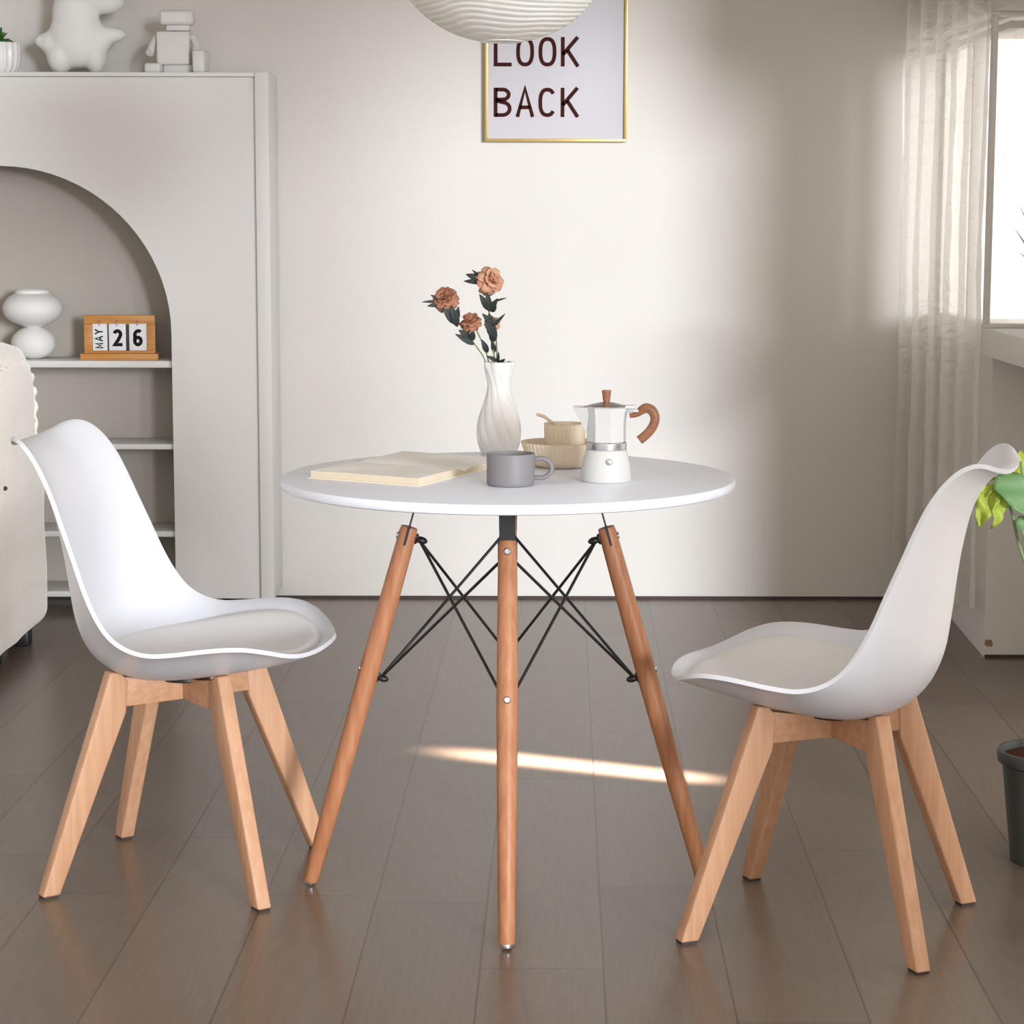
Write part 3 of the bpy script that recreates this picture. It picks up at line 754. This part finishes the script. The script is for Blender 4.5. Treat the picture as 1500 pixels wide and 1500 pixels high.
# ------------------------------------------------------------------ things on the table
# fluted vase
VX, VY = -.0255, .365
t = thing('fluted_vase', 'white vase with spiral flutes holding dried roses on the table', 'vase', (VX, VY, TZ))
pv = [(.0300, 0), (.0335, .001), (.0372, .010), (.0405, .022), (.0418, .036), (.0412, .052), (.0385, .068), (.0340, .084), (.0285, .100), (.0240, .115), (.0219, .127), (.0222, .138), (.0250, .150), (.0280, .162), (.0292, .171), (.0288, .1765)]
pc = [(p.x, p.z) for p in catmull([(a, 0, b) for a, b in pv], 4)]
def flute(r, z, a):
    k = min(1, z / .03) * min(1, max(0, (.176 - z) / .03))
    c = math.cos(6 * (a + z * 8.5))
    top = max(0, (z - .155) / .02)
    return r * (1 + .032 * k * (abs(c) ** .7 * 2 - 1)) + .0018 * top * math.cos(7 * a)
bm = bmnew(); inner = [(p[0] - .003, p[1]) for p in reversed(pc) if p[1] > .02]
lathe(bm, pc + inner, 144, fn=flute); obj('vase_body', bm, M['ceramic'], t, smooth=180)

SCV = 1 / 764.0
def vp(px, py, dy=0):   # point in the vase plane, metres relative to the world
    return Vector((-.0255 + (px - 730.5) * SCV, VY + dy, TZ + (668 - py) * SCV))
def petal(bm, c, ax, ang, tilt, size, wid, curl):
    """one cupped petal leaving the axis ax at angle ang"""
    ax = ax.normalized(); s = ax.orthogonal().normalized(); q = ax.cross(s)
    out = s * math.cos(ang) + q * math.sin(ang); tan = ax.cross(out)
    nu_, nv_ = 6, 6; g = []
    for i in range(nu_ + 1):
        u = i / nu_; row = []
        for j in range(nv_ + 1):
            v = -1 + 2 * j / nv_
            w = wid * math.sin(PI * min(1, u * .62 + .18)) ** .8 * (1 - .12 * (u > .99) * (1 - abs(v)))
            bend = tilt + curl * u * u
            rad = size * (.12 + .9 * u * math.sin(bend)) + .0
            hgt = size * u * math.cos(bend)
            cup = (1 - v * v) * .0
            dr = -.22 * w * v * v
            row.append(bm.verts.new(c + out * (rad + dr) + ax * (hgt - .06 * size * abs(v) ** 3 * u + .05 * size * math.sin(v * 5 + ang * 3) * u) + tan * w * v))
        g.append(row)
    for i in range(nu_):
        for j in range(nv_): bm.faces.new((g[i][j], g[i + 1][j], g[i + 1][j + 1], g[i][j + 1]))
def bloom(parent, c, ax, size, m, seed):
    rnd = random.Random(seed)
    bm = bmnew()
    for ring, (n_, tl, sz, cu) in enumerate(((3, .03, .80, -.05), (4, .16, .92, .1), (5, .34, 1.0, .35), (6, .62, 1.0, .65), (7, .90, .95, .9))):
        for k in range(n_):
            petal(bm, c - ax.normalized() * size * .42, ax, 2 * PI * (k + .37 * ring) / n_ + rnd.uniform(-.2, .2), tl + rnd.uniform(-.06, .06), size * sz, size * .46, cu + rnd.uniform(-.15, .2))
    o = obj('bloom', bm, m, parent, smooth=180)
    so = o.modifiers.new('thick', 'SOLIDIFY'); so.thickness = .0006
    return o
def flat_leaf(parent, base, tip, wid, m, name='leaf', fold=.25, droop=.0, nrm=None):
    base, tip = Vector(base), Vector(tip); d = tip - base; L_ = d.length; d.normalize()
    up = Vector(nrm) if nrm else Vector((0, -1, .25)); s = d.cross(up).normalized(); up = s.cross(d)
    bm = bmnew(); n_ = 9; rows = []
    for i in range(n_ + 1):
        u = i / n_; w = wid * max(.04, math.sin(PI * u ** .8)) ** .8
        c = base + d * L_ * u + up * (L_ * .08 * math.sin(PI * u)) - Vector((0, 0, droop * u * u))
        rows.append([bm.verts.new(c + s * w * k + up * (abs(k) * w * fold)) for k in (-1, -.5, 0, .5, 1)])
    for a, b in zip(rows, rows[1:]):
        for j in range(4): bm.faces.new((a[j], b[j], b[j + 1], a[j + 1]))
    o = obj(name, bm, m, parent, smooth=180)
    so = o.modifiers.new('thick', 'SOLIDIFY'); so.thickness = .0005
    return o
def rose(label, pts, ax, size, m, leaves, seed, rad=.0013, stem_m='stem'):
    t = thing('dried_rose', label, 'flower', pts[0], 0, 'dried roses in the fluted vase')
    o = Vector(pts[0]); rel = [Vector(p) - o for p in pts]
    bm = bmnew(); cr = catmull(rel, 6); tube(bm, cr, rad, 8); obj('stem', bm, M[stem_m], t, smooth=180)
    A = Vector(ax).normalized()
    # green calyx under the bloom
    bm = bmnew(); ellipsoid(bm, rel[-1] - A * size * .30, (size * .26,) * 3, seg=12, rings=8); obj('calyx', bm, M['leaf_dark'], t, smooth=180)
    bloom(t, rel[-1] + A * size * .12, A, size, m, seed)
    for (b, tp, w) in leaves:
        flat_leaf(t, Vector(b) - o, Vector(tp) - o, w, M['leaf_dark'])
    return t
inV = lambda px, py, d=0: vp(px, py, d)
B = lambda px, py, d=0: vp(px, py, d)
rose('largest dried peach rose, top right of the bouquet in the fluted vase',
     [B(726, 600, -.004), B(725, 537, -.004), B(719, 500, -.004), B(716, 460, -.004), B(712, 436, -.003), B(719, 414, -.002)], (.55, -.62, .35), .0285, M['petal'],
     [(B(704, 414), B(682, 406), .006), (B(706, 418), B(679, 416), .005), (B(702, 410), B(691, 399, -.01), .003), (B(708, 422), B(700, 404, -.01), .006),
      (B(716, 458, -.006), B(702, 434, -.02), .007), (B(716, 460, -.008), B(714, 432, -.014), .007), (B(718, 458, -.006), B(729, 440, -.02), .006), (B(718, 460), B(727, 452), .006), (B(722, 446), B(742, 440), .002),
      (B(720, 478, -.008), B(706, 462, -.02), .006), (B(721, 486, -.008), B(716, 462, -.014), .008), (B(722, 482, -.006), B(740, 462, -.02), .0035), (B(722, 498, -.008), B(712, 472, -.018), .007), (B(721, 505, -.005), B(724, 478, -.014), .008)], 3, .0016)
rose('dried terracotta rose leaning furthest left out of the fluted vase',
     [B(722, 600, -.002), B(712, 537, -.006), B(697, 510, -.006), B(676, 482, -.006), B(660, 462, -.005), B(652, 440, -.004)], (-.25, -.55, .6), .026, M['petal_dark'],
     [(B(645, 446), B(618, 446, -.01), .003), (B(648, 450), B(626, 452, -.01), .005), (B(650, 446), B(631, 436, -.01), .005),
      (B(668, 478, -.01), B(649, 454, -.02), .008), (B(670, 482, -.01), B(661, 450, -.02), .008), (B(668, 474, -.008), B(672, 452, -.02), .006),
      (B(694, 508, -.01), B(667, 492, -.02), .006), (B(690, 500, -.01), B(672, 486, -.02), .007), (B(692, 502, -.01), B(692, 484, -.02), .006)], 11)
rose('dried terracotta rose with cupped petals in the middle of the bouquet',
     [B(725, 600, .004), B(716, 537, 0), B(708, 510, -.002), B(698, 488, -.006), B(689, 474, -.008)], (-.2, -.35, .8), .0225, M['petal_dark'],
     [(B(714, 520), B(705, 500, -.01), .006), (B(688, 490), B(675, 480, -.014), .005)], 5)
rose('smallest dried rose, half hidden behind dark leaves on the right of the bouquet',
     [B(729, 600, .006), B(728, 537, .004), B(727, 510, .006), B(725, 490, .008), B(721, 476, .01)], (.1, -.4, .8), .0165, M['petal'],
     [(B(728, 532, -.004), B(712, 524, -.012), .004), (B(729, 534, -.004), B(730, 518, -.012), .003), (B(730, 537, -.006), B(740, 528, -.02), .0045), (B(724, 520, 0), B(720, 500, -.01), .005)], 9, .0016)

# mug
t = thing('coffee_mug', 'matte grey mug at the front of the table', 'mug', (-.0025, -.139, TZ))
bm = bmnew()
lathe(bm, [(.036, .0), (.0392, .0008), (.0405, .003), (.0408, .008), (.0410, .0535), (.0405, .0548), (.0393, .0548), (.0385, .0535), (.0380, .010), (.0355, .006), (.001, .0055)], 64)
obj('mug_body', bm, M['mug'], t, smooth=50)
bm = bmnew(); pts = [(.0395, .004, .043), (.052, .004, .0455), (.064, .004, .0405), (.0700, .004, .030), (.066, .004, .019), (.055, .004, .0125), (.0395, .004, .0125)]
tube(bm, catmull(pts, 6), .0042, 12, sx=1.0); obj('handle', bm, M['mug'], t, smooth=180)

# moka pot
t = thing('moka_pot', 'white stovetop coffee pot with wooden knob and handle on the table', 'coffee pot', (.1625, -.075, TZ))
S = 1 / 852.0
def octa(bm, prof, n=8, rot=PI / 8, spout=None, cap0=True, cap1=False):
    rings = []
    for r, z in prof:
        rings.append([bm.verts.new((r * math.cos(rot + 2 * PI * k / n), r * math.sin(rot + 2 * PI * k / n), z)) for k in range(n)])
    for a, b in zip(rings, rings[1:]):
        for k in range(n):
            j = (k + 1) % n; bm.faces.new((a[k], a[j], b[j], b[k]))
    if cap0: bm.faces.new(rings[0][::-1])
    if cap1: bm.faces.new(rings[-1])
bm = bmnew()
lathe(bm, [(.040, 0), (.0430, .0006), (.0440, .003), (.0440, .012), (.0425, .026), (.0395, .040), (.0365, .050), (.0355, .054), (.034, .0555)], 56, cap1=True)
obj('boiler', bm, M['enamel'], t, smooth=50)
bm = bmnew(); mm_ = Matrix.Translation((.004, -.0418, .037)) @ Matrix.Rotation(PI / 2, 4, 'X')
lathe(bm, [(.0055, -.003), (.0055, .002), (.0035, .0035)], 16, mat=mm_, cap1=True); obj('safety_valve', bm, M['steel'], t, smooth=40)
bm = bmnew(); lathe(bm, [(.0345, .0555), (.0350, .057), (.0350, .067), (.0330, .0685)], 56, cap1=True); obj('collar', bm, M['steel'], t, smooth=40)
bm = bmnew()
n = 8; rot = PI / 8 - R(12)
prof = [(.0345, .0688), (.0352, .071), (.0345, .085), (.0352, .105), (.0378, .1265), (.0378, .128)]
rings = []
for r, z in prof:
    ring = []
    for k in range(n):
        a = rot + 2 * PI * k / n; x, y = r * math.cos(a), r * math.sin(a)
        ring.append(bm.verts.new((x, y, z)))
    rings.append(ring)
for a, b in zip(rings, rings[1:]):
    for k in range(n):
        j = (k + 1) % n; bm.faces.new((a[k], a[j], b[j], b[k]))
bm.faces.new(rings[0][::-1]); bm.faces.new(rings[-1])
up = obj('upper_chamber', bm, M['enamel'], t, smooth=20)
bm = bmnew()   # V-shaped spout toward -X
sp = [(-.030, -.015, .128), (-.030, .015, .128), (-.059, .0015, .1285), (-.059, -.0015, .1285), (-.0345, -.010, .084), (-.0345, .010, .084)]
vs = [bm.verts.new(p) for p in sp]
for f_ in ((0, 1, 2, 3), (0, 3, 4), (1, 5, 2), (3, 2, 5, 4), (0, 4, 5, 1)): bm.faces.new([vs[i] for i in f_])
obj('spout', bm, M['enamel'], up, smooth=20)
bm = bmnew()
ringA = [(.0385 * math.cos(rot + 2 * PI * k / 8), .0385 * math.sin(rot + 2 * PI * k / 8)) for k in range(8)]
lidb = [bm.verts.new((x, y, .1282)) for x, y in ringA]; lidm = [bm.verts.new((x, y, .1300)) for x, y in ringA]; lidt = [bm.verts.new((x * .28, y * .28, .1365)) for x, y in ringA]
bm.faces.new(lidb[::-1]); bm.faces.new(lidt)
for a, b in ((lidb, lidm), (lidm, lidt)):
    for k in range(8):
        j = (k + 1) % 8; bm.faces.new((a[k], a[j], b[j], b[k]))
box(bm, .030, .050, -.007, .007, .1255, .1315, .001)
box(bm, -.056, -.030, -.006, .006, .1287, .1300, .0005)
lid = obj('lid', bm, M['steel'], t, smooth=20)
bm = bmnew(); lathe(bm, [(.0055, .1362), (.006, .1385), (.0068, .145), (.0082, .1555), (.0078, .157), (.001, .1575)], 24); obj('knob', bm, M['walnut'], lid, smooth=50)
bm = bmnew()
hp = [(.040, 0, .113), (.052, 0, .1155), (.060, 0, .122), (.068, 0, .1262), (.078, 0, .1225), (.0835, 0, .112), (.0825, 0, .100), (.076, 0, .088), (.066, 0, .0775), (.057, 0, .0705)]
hr = [.0040, .0048, .0075, .0085, .0085, .0082, .0080, .0080, .0080, .0078]
cp = catmull(hp, 6); rr = []
for i in range(len(cp)):
    k = i / 6; a = int(min(k, 8)); rr.append(hr[a] + (hr[a + 1] - hr[a]) * (k - a))
tube(bm, cp, rr, 14, sx=.75); obj('handle', bm, M['walnut'], t, smooth=180)
bm = bmnew(); box(bm, .032, .060, -.004, .004, .119, .1235, .001); obj('handle_bracket', bm, M['steel'], t, smooth=30)

# stacked bowls + spoon
ribf = lambda n_, amp: (lambda r, z, a: r * (1 + amp * (abs(math.cos(a * n_ / 2)) - .5)) if r > .03 else r)
bx, by = .090, .145
def bowl_prof(rb, rt, h, th=.003):
    out = [(rb * .9, 0), (rb, .001)]
    for i in range(1, 9):
        u = i / 8; out.append((rb + (rt - rb) * u ** .45, .002 + (h - .002) * u))
    inn = [(out[-1][0] - th, h)] + [(max(r - th, .002), max(z, .006)) for r, z in reversed(out[2:])] + [(.001, .006)]
    return out + inn
t = thing('cream_bowl', 'wide ribbed cream bowl on the table behind the coffee pot, lower of the stack', 'bowl', (bx, by, TZ), group='stacked cream bowls')
bm = bmnew(); lathe(bm, bowl_prof(.047, .0735, .046), 288, fn=ribf(48, .02)); obj('bowl_body', bm, M['cream'], t, smooth=180)
t = thing('cream_bowl', 'small ribbed cream bowl with a spoon in it, upper of the stack', 'bowl', (bx + .006, by, TZ + .0065), group='stacked cream bowls')
bm = bmnew(); pr_ = bowl_prof(.0340, .0375, .073)
lathe(bm, pr_, 240, fn=ribf(30, .03)); obj('bowl_body', bm, M['cream'], t, smooth=180)
t = thing('ceramic_spoon', 'cream ceramic spoon leaning in the small upper bowl', 'spoon', (bx - .01, by - .01, TZ + .08))
bm = bmnew(); tube(bm, catmull([(.004, .0, -.006), (-.010, -.006, .004), (-.022, -.010, .013), (-.036, -.012, .0175)], 5), [.0030] * 15 + [.0024], 10, sx=.7); obj('handle', bm, M['cream'], t, smooth=180)
bm = bmnew(); ellipsoid(bm, (.022, .006, -.0085), (.022, .014, .006), Euler((0, R(10), R(10))), 20, 12)
for v in list(bm.verts):
    if v.co.z > -.0085 + .001: v.co.z = -.0075 - (v.co.z + .0085) * .55
obj('spoon_bowl', bm, M['cream_light'], t, smooth=60)

# open magazine
t = thing('open_book', 'open book with aged cream pages lying on the left of the table', 'book', (-.352, -.04, TZ))
A_ = Vector((0, 0, 0)); B_ = Vector((.192, -.115, 0)); C_ = B_ + Vector((.150, .345, 0)); D_ = C_ - B_ + Vector((0, 0, 0)) + A_
D_ = Vector((.145, .355, 0))
def page_half(u0, u1, hfun, name, m, seed, z0=.0, sh=0):
    bm = bmnew(); nu_, nv_ = 16, 12; top = []; bot = []
    for i in range(nu_ + 1):
        u = u0 + (u1 - u0) * i / nu_; rt, rb = [], []
        for j in range(nv_ + 1):
            v = j / nv_
            p = (A_.lerp(D_, u)).lerp(B_.lerp(C_, u), v)
            h = hfun(u) + .0012 * noise.noise(Vector((u * 7, v * 5, seed)))
            rt.append(bm.verts.new((p.x, p.y, z0 + h))); rb.append(bm.verts.new((p.x, p.y, z0)))
        top.append(rt); bot.append(rb)
    for i in range(nu_):
        for j in range(nv_):
            bm.faces.new((top[i][j], top[i + 1][j], top[i + 1][j + 1], top[i][j + 1])); bm.faces.new((bot[i][j], bot[i][j + 1], bot[i + 1][j + 1], bot[i + 1][j]))
    side = [(top[0], bot[0]), (top[-1], bot[-1]), ([r[0] for r in top], [r[0] for r in bot]), ([r[-1] for r in top], [r[-1] for r in bot])]
    for a, b in side:
        for k in range(len(a) - 1):
            f = bm.faces.new((a[k], a[k + 1], b[k + 1], b[k])); f.material_index = 1
    return obj(name, bm, [M['page'], M['page_edge']], t, smooth=30)
bm = bmnew(); cvp = [A_ + Vector((-.004, -.001, 0)), B_ + Vector((.001, -.004, 0)), C_ + Vector((.004, .001, 0)), D_ + Vector((-.001, .004, 0))]
a = [bm.verts.new(p) for p in cvp]; b = [bm.verts.new(p + Vector((0, 0, .0012))) for p in cvp]
bm.faces.new(a[::-1]); bm.faces.new(b)
for i in range(4): bm.faces.new((a[i], a[(i + 1) % 4], b[(i + 1) % 4], b[i]))
obj('cover', bm, M['cream_light'], t, smooth=0)
page_half(.004, .495, lambda u: .0115 * (1 - .55 * max(0, (u - .38) / .12) ** 2), 'page_block', M['page'], 2, .0013)
page_half(.505, .996, lambda u: .0085 * (1 - .40 * max(0, (.62 - u) / .12) ** 2), 'page_block', M['page'], 8, .0013)
# ------------------------------------------------------------------ sofa
t = thing('sofa', 'cream velvet sofa at the left edge in front of the cabinet', 'sofa', (-1.9, 2.0, 0))
def puff(bm, x0, x1, y0_, y1_, z0, z1, bev, seg=6, cuts=10, amp=.008, seed=0):
    b = bmesh.new(); box(b, x0, x1, y0_, y1_, z0, z1)
    bmesh.ops.subdivide_edges(b, edges=b.edges, cuts=cuts, use_grid_fill=True)
    c = Vector(((x0 + x1) / 2, (y0_ + y1_) / 2, (z0 + z1) / 2)); h = Vector(((x1 - x0) / 2, (y1_ - y0_) / 2, (z1 - z0) / 2))
    bv = Vector(bev) if isinstance(bev, tuple) else Vector((bev, bev, bev))
    for v in b.verts:
        d = v.co - c
        inn = Vector([math.copysign(min(abs(d[i]), h[i] - bv[i]), d[i]) for i in range(3)])
        dd = Vector([(d[i] - inn[i]) / bv[i] for i in range(3)])
        if dd.length > 1: dd.normalize()
        v.co = c + inn + Vector([dd[i] * bv[i] for i in range(3)])
        n_ = noise.noise(v.co * 7 + Vector((seed, 0, 0)))
        v.co += (v.co - c).normalized() * amp * n_
    me = bpy.data.meshes.new('t'); b.to_mesh(me); b.free(); bm.from_mesh(me); bpy.data.meshes.remove(me)
bm = bmnew(); puff(bm, -.44, .586, -.30, .392, .26, .855, (.05, .26, .19), cuts=30, amp=.006, seed=3); obj('back_cushion', bm, M['velvet'], t, smooth=180)
bm = bmnew(); puff(bm, -.43, .575, -.95, -.31, .46, .60, .06, cuts=16, amp=.006, seed=5); obj('seat_cushion', bm, M['velvet'], t, smooth=180)
bm = bmnew(); puff(bm, -.44, .588, -.97, .378, .045, .49, .055, cuts=30, amp=.006, seed=8); obj('body', bm, M['velvet'], t, smooth=180)
bm = bmnew(); pts = []
for i in range(90):
    u = i / 89; rb = .19; ry = .26
    if u < .45: y_, z_ = -.20 + (.392 - ry + .20) * u / .45, .855 - .25 * rb
    elif u < .8:
        a = (u - .45) / .35 * PI / 2; y_, z_ = .392 - ry + .75 * ry * math.sin(a), .855 - rb + .75 * rb * math.cos(a)
    else: y_, z_ = .392 - .25 * ry, .665 - .13 * (u - .8) / .2
    wob = noise.noise(Vector((u * 26, 3, 0)))
    pts.append((.5695 + .003 * math.sin(u * 90), y_ - .004 + .004 * wob, z_ + .003 * math.sin(u * 70) * (u < .7) - .005))
tube(bm, pts, [.0055 + .002 * math.sin(i * .9) for i in range(90)], 8); obj('ruffled_seam', bm, M['velvet'], t, smooth=180)
for x, y_ in ((.50, -.02), (.52, .27), (.50, -.86), (-.40, -.86), (-.40, .27)):
    bm = bmnew(); box(bm, x - .03, x + .03, y_ - .03, y_ + .03, 0, .055, .004); obj('leg', bm, M['black'], t, smooth=30)
bm = bmnew(); ellipsoid(bm, (.583, -.135, .492), (.006, .008, .006)); obj('button', bm, M['dark_rubber'], t, smooth=180)

# ------------------------------------------------------------------ potted plant at the right edge
t = thing('potted_plant', 'leafy plant in a dark pot on the floor behind the right chair', 'plant', (1.012, .17, 0))
bm = bmnew(); lathe(bm, [(.068, 0), (.072, .002), (.092, .185), (.100, .190), (.103, .205), (.100, .212), (.094, .212), (.090, .195), (.001, .194)], 48); obj('pot', bm, M['pot_dark'], t, smooth=40)
bm = bmnew(); lathe(bm, [(.001, .188), (.091, .1885), (.088, .199), (.001, .202)], 40, cap0=False); obj('soil', bm, M['soil'], t, smooth=180)
def pp(px, py, dy=0):
    s = 3306.2 / (.17 + dy + 3.955)
    return Vector(((px - 750) / s - 1.012, dy, 1.211 - (py - 308) / s * 1.0 - .012))
stems = [[(0, 0, .195), (.0, 0, .4), tuple(pp(1505, 800)), tuple(pp(1488, 738)), tuple(pp(1470, 702))],
         [(.01, .01, .195), (.02, 0, .45), tuple(pp(1520, 730)), tuple(pp(1505, 690)), tuple(pp(1500, 664))],
         [(-.01, 0, .195), (.03, .04, .5), (.09, .06, .72), (.12, .05, .84)]]
for s_ in stems:
    bm = bmnew(); tube(bm, catmull(s_, 6), .0028, 8); obj('stem', bm, M['stem'], t, smooth=180)
def broad_leaf(base, tip, wid, m, nrm, fold=.2, wave=.004):
    base, tip = Vector(base), Vector(tip); d = tip - base; L_ = d.length; d.normalize()
    up_ = Vector(nrm); s = d.cross(up_).normalized(); up_ = s.cross(d)
    bm = bmnew(); n_ = 14; rows = []
    for i in range(n_ + 1):
        u = i / n_; w = wid * (math.sin(PI * min(1, u ** .62)) ** .7 if 0 < u < 1 else .03)
        c = base + d * L_ * u + up_ * (L_ * .12 * math.sin(PI * u))
        rows.append([bm.verts.new(c + s * w * k + up_ * (abs(k) * w * fold + wave * math.sin(u * 14 + k * 3))) for k in (-1, -.66, -.33, 0, .33, .66, 1)])
    for a, b in zip(rows, rows[1:]):
        for j in range(6): bm.faces.new((a[j], b[j], b[j + 1], a[j + 1]))
    o = obj('leaf', bm, m, t, smooth=180); so = o.modifiers.new('thick', 'SOLIDIFY'); so.thickness = .0006
broad_leaf(pp(1466, 684), pp(1522, 752, -.02), .032, M['leaf'], (.2, -1, .5))
broad_leaf(pp(1462, 704), pp(1440, 762, -.01), .020, M['leaf_lime'], (-.3, -1, .2), .5, .006)
broad_leaf(pp(1468, 706), pp(1460, 764, -.02), .016, M['leaf_lime'], (.5, -1, .1), .4, .005)
broad_leaf(pp(1462, 700), pp(1430, 730, .0), .012, M['leaf_lime'], (-.6, -1, .6), .4)
broad_leaf(pp(1462, 690, .01), pp(1430, 672, .01), .010, M['leaf_lime'], (0, -1, .6), .3)
broad_leaf(pp(1490, 690, .02), pp(1500, 648, .02), .018, M['leaf_lime'], (.3, -1, .3), .3)
broad_leaf(pp(1500, 745), pp(1524, 800, -.01), .020, M['leaf'], (.5, -1, .1))
for k, (a, l) in enumerate(((-.4, .12), (.5, .13), (1.2, .11), (2.4, .12))):
    b = Vector(stems[2][-1 - k % 2]); broad_leaf(b, b + Vector((math.cos(a) * l, math.sin(a) * l, .02)), .035, M['leaf'], (0, 0, 1))

# spiky plant on the sill
t = thing('spiky_potted_plant', 'spiky plant in a white pot on the window sill at the right edge', 'plant', (1.375, 1.78, ZS1))
bm = bmnew(); lathe(bm, [(.035, 0), (.040, .002), (.048, .085), (.050, .09), (.045, .09), (.043, .08), (.001, .079)], 40); obj('pot', bm, M['ceramic'], t, smooth=40)
tips = [(1.273, 1.140 + .085), (1.267, 1.1750), (1.272, 1.111), (1.30, 1.26), (1.34, 1.30), (1.38, 1.32), (1.42, 1.27), (1.45, 1.18), (1.45, 1.10)]
tips = [(1.274, 1.222), (1.2675, 1.165), (1.274, 1.108), (1.31, 1.28), (1.35, 1.32), (1.39, 1.31), (1.42, 1.26), (1.445, 1.17), (1.44, 1.09)]
for k, (tx, tz) in enumerate(tips):
    dy = (-.02, .0, -.03, .05, -.05, .04, -.04, .03, -.02)[k]
    bm = bmnew(); b0 = Vector((0, 0, .078)); tp = Vector((tx - 1.375, dy, tz - ZS1))
    c1 = b0.lerp(tp, .5) + Vector((0, 0, .025))
    pts = [(b0 * (1 - u) ** 2 + c1 * 2 * u * (1 - u) + tp * u * u) for u in [i / 12 for i in range(13)]]
    tube(bm, pts, [.0058 * (1 - .92 * (i / 12) ** 1.5) for i in range(13)], 8, sx=.5); obj('leaf_blade', bm, M['blade'], t, smooth=180)

# ------------------------------------------------------------------ light
w = bpy.data.worlds.new('world'); sc.world = w; w.use_nodes = True
wn = w.node_tree; bg = wn.nodes['Background']
WORLD = 1.42
bg.inputs[0].default_value = (1, .925, .84, 1); bg.inputs[1].default_value = WORLD
def sun(name, d, strength, angle, col=(1, 1, 1)):
    l = bpy.data.lights.new(name, 'SUN'); l.energy = strength; l.angle = R(angle); l.color = col
    o = bpy.data.objects.new(name, l); link(o)
    o.rotation_euler = (-Vector(d)).to_track_quat('-Z', 'Y').to_euler(); o.location = (3, -3, 3)
    return o
sun('soft_daylight_sun', (.44, -.89, .10), 3.75, 12, (.95, 1, 1.065))
# narrow ray of late sun through the window onto the floor
l = bpy.data.lights.new('sun_ray', 'AREA'); l.shape = 'RECTANGLE'; l.size = .060; l.size_y = .225; l.energy = 3.2; l.spread = R(2.2); l.color = (1, .80, .66)
o = bpy.data.objects.new('sun_ray', l); link(o)
tgt = Vector((.14, .895, 0)); d = Vector((.83, -.36, .40)).normalized(); src = tgt + d * 3.0
o.location = src
zax = d; xax = Vector((0, 0, 1)).cross(zax).normalized(); yax = zax.cross(xax)
o.rotation_euler = Matrix((xax, yax, zax)).transposed().to_euler()

sc.view_settings.view_transform = 'Standard'
sc.view_settings.look = 'None'
sc.view_settings.gamma = 1
sc.view_settings.use_curve_mapping = False
sc.view_settings.exposure = .0
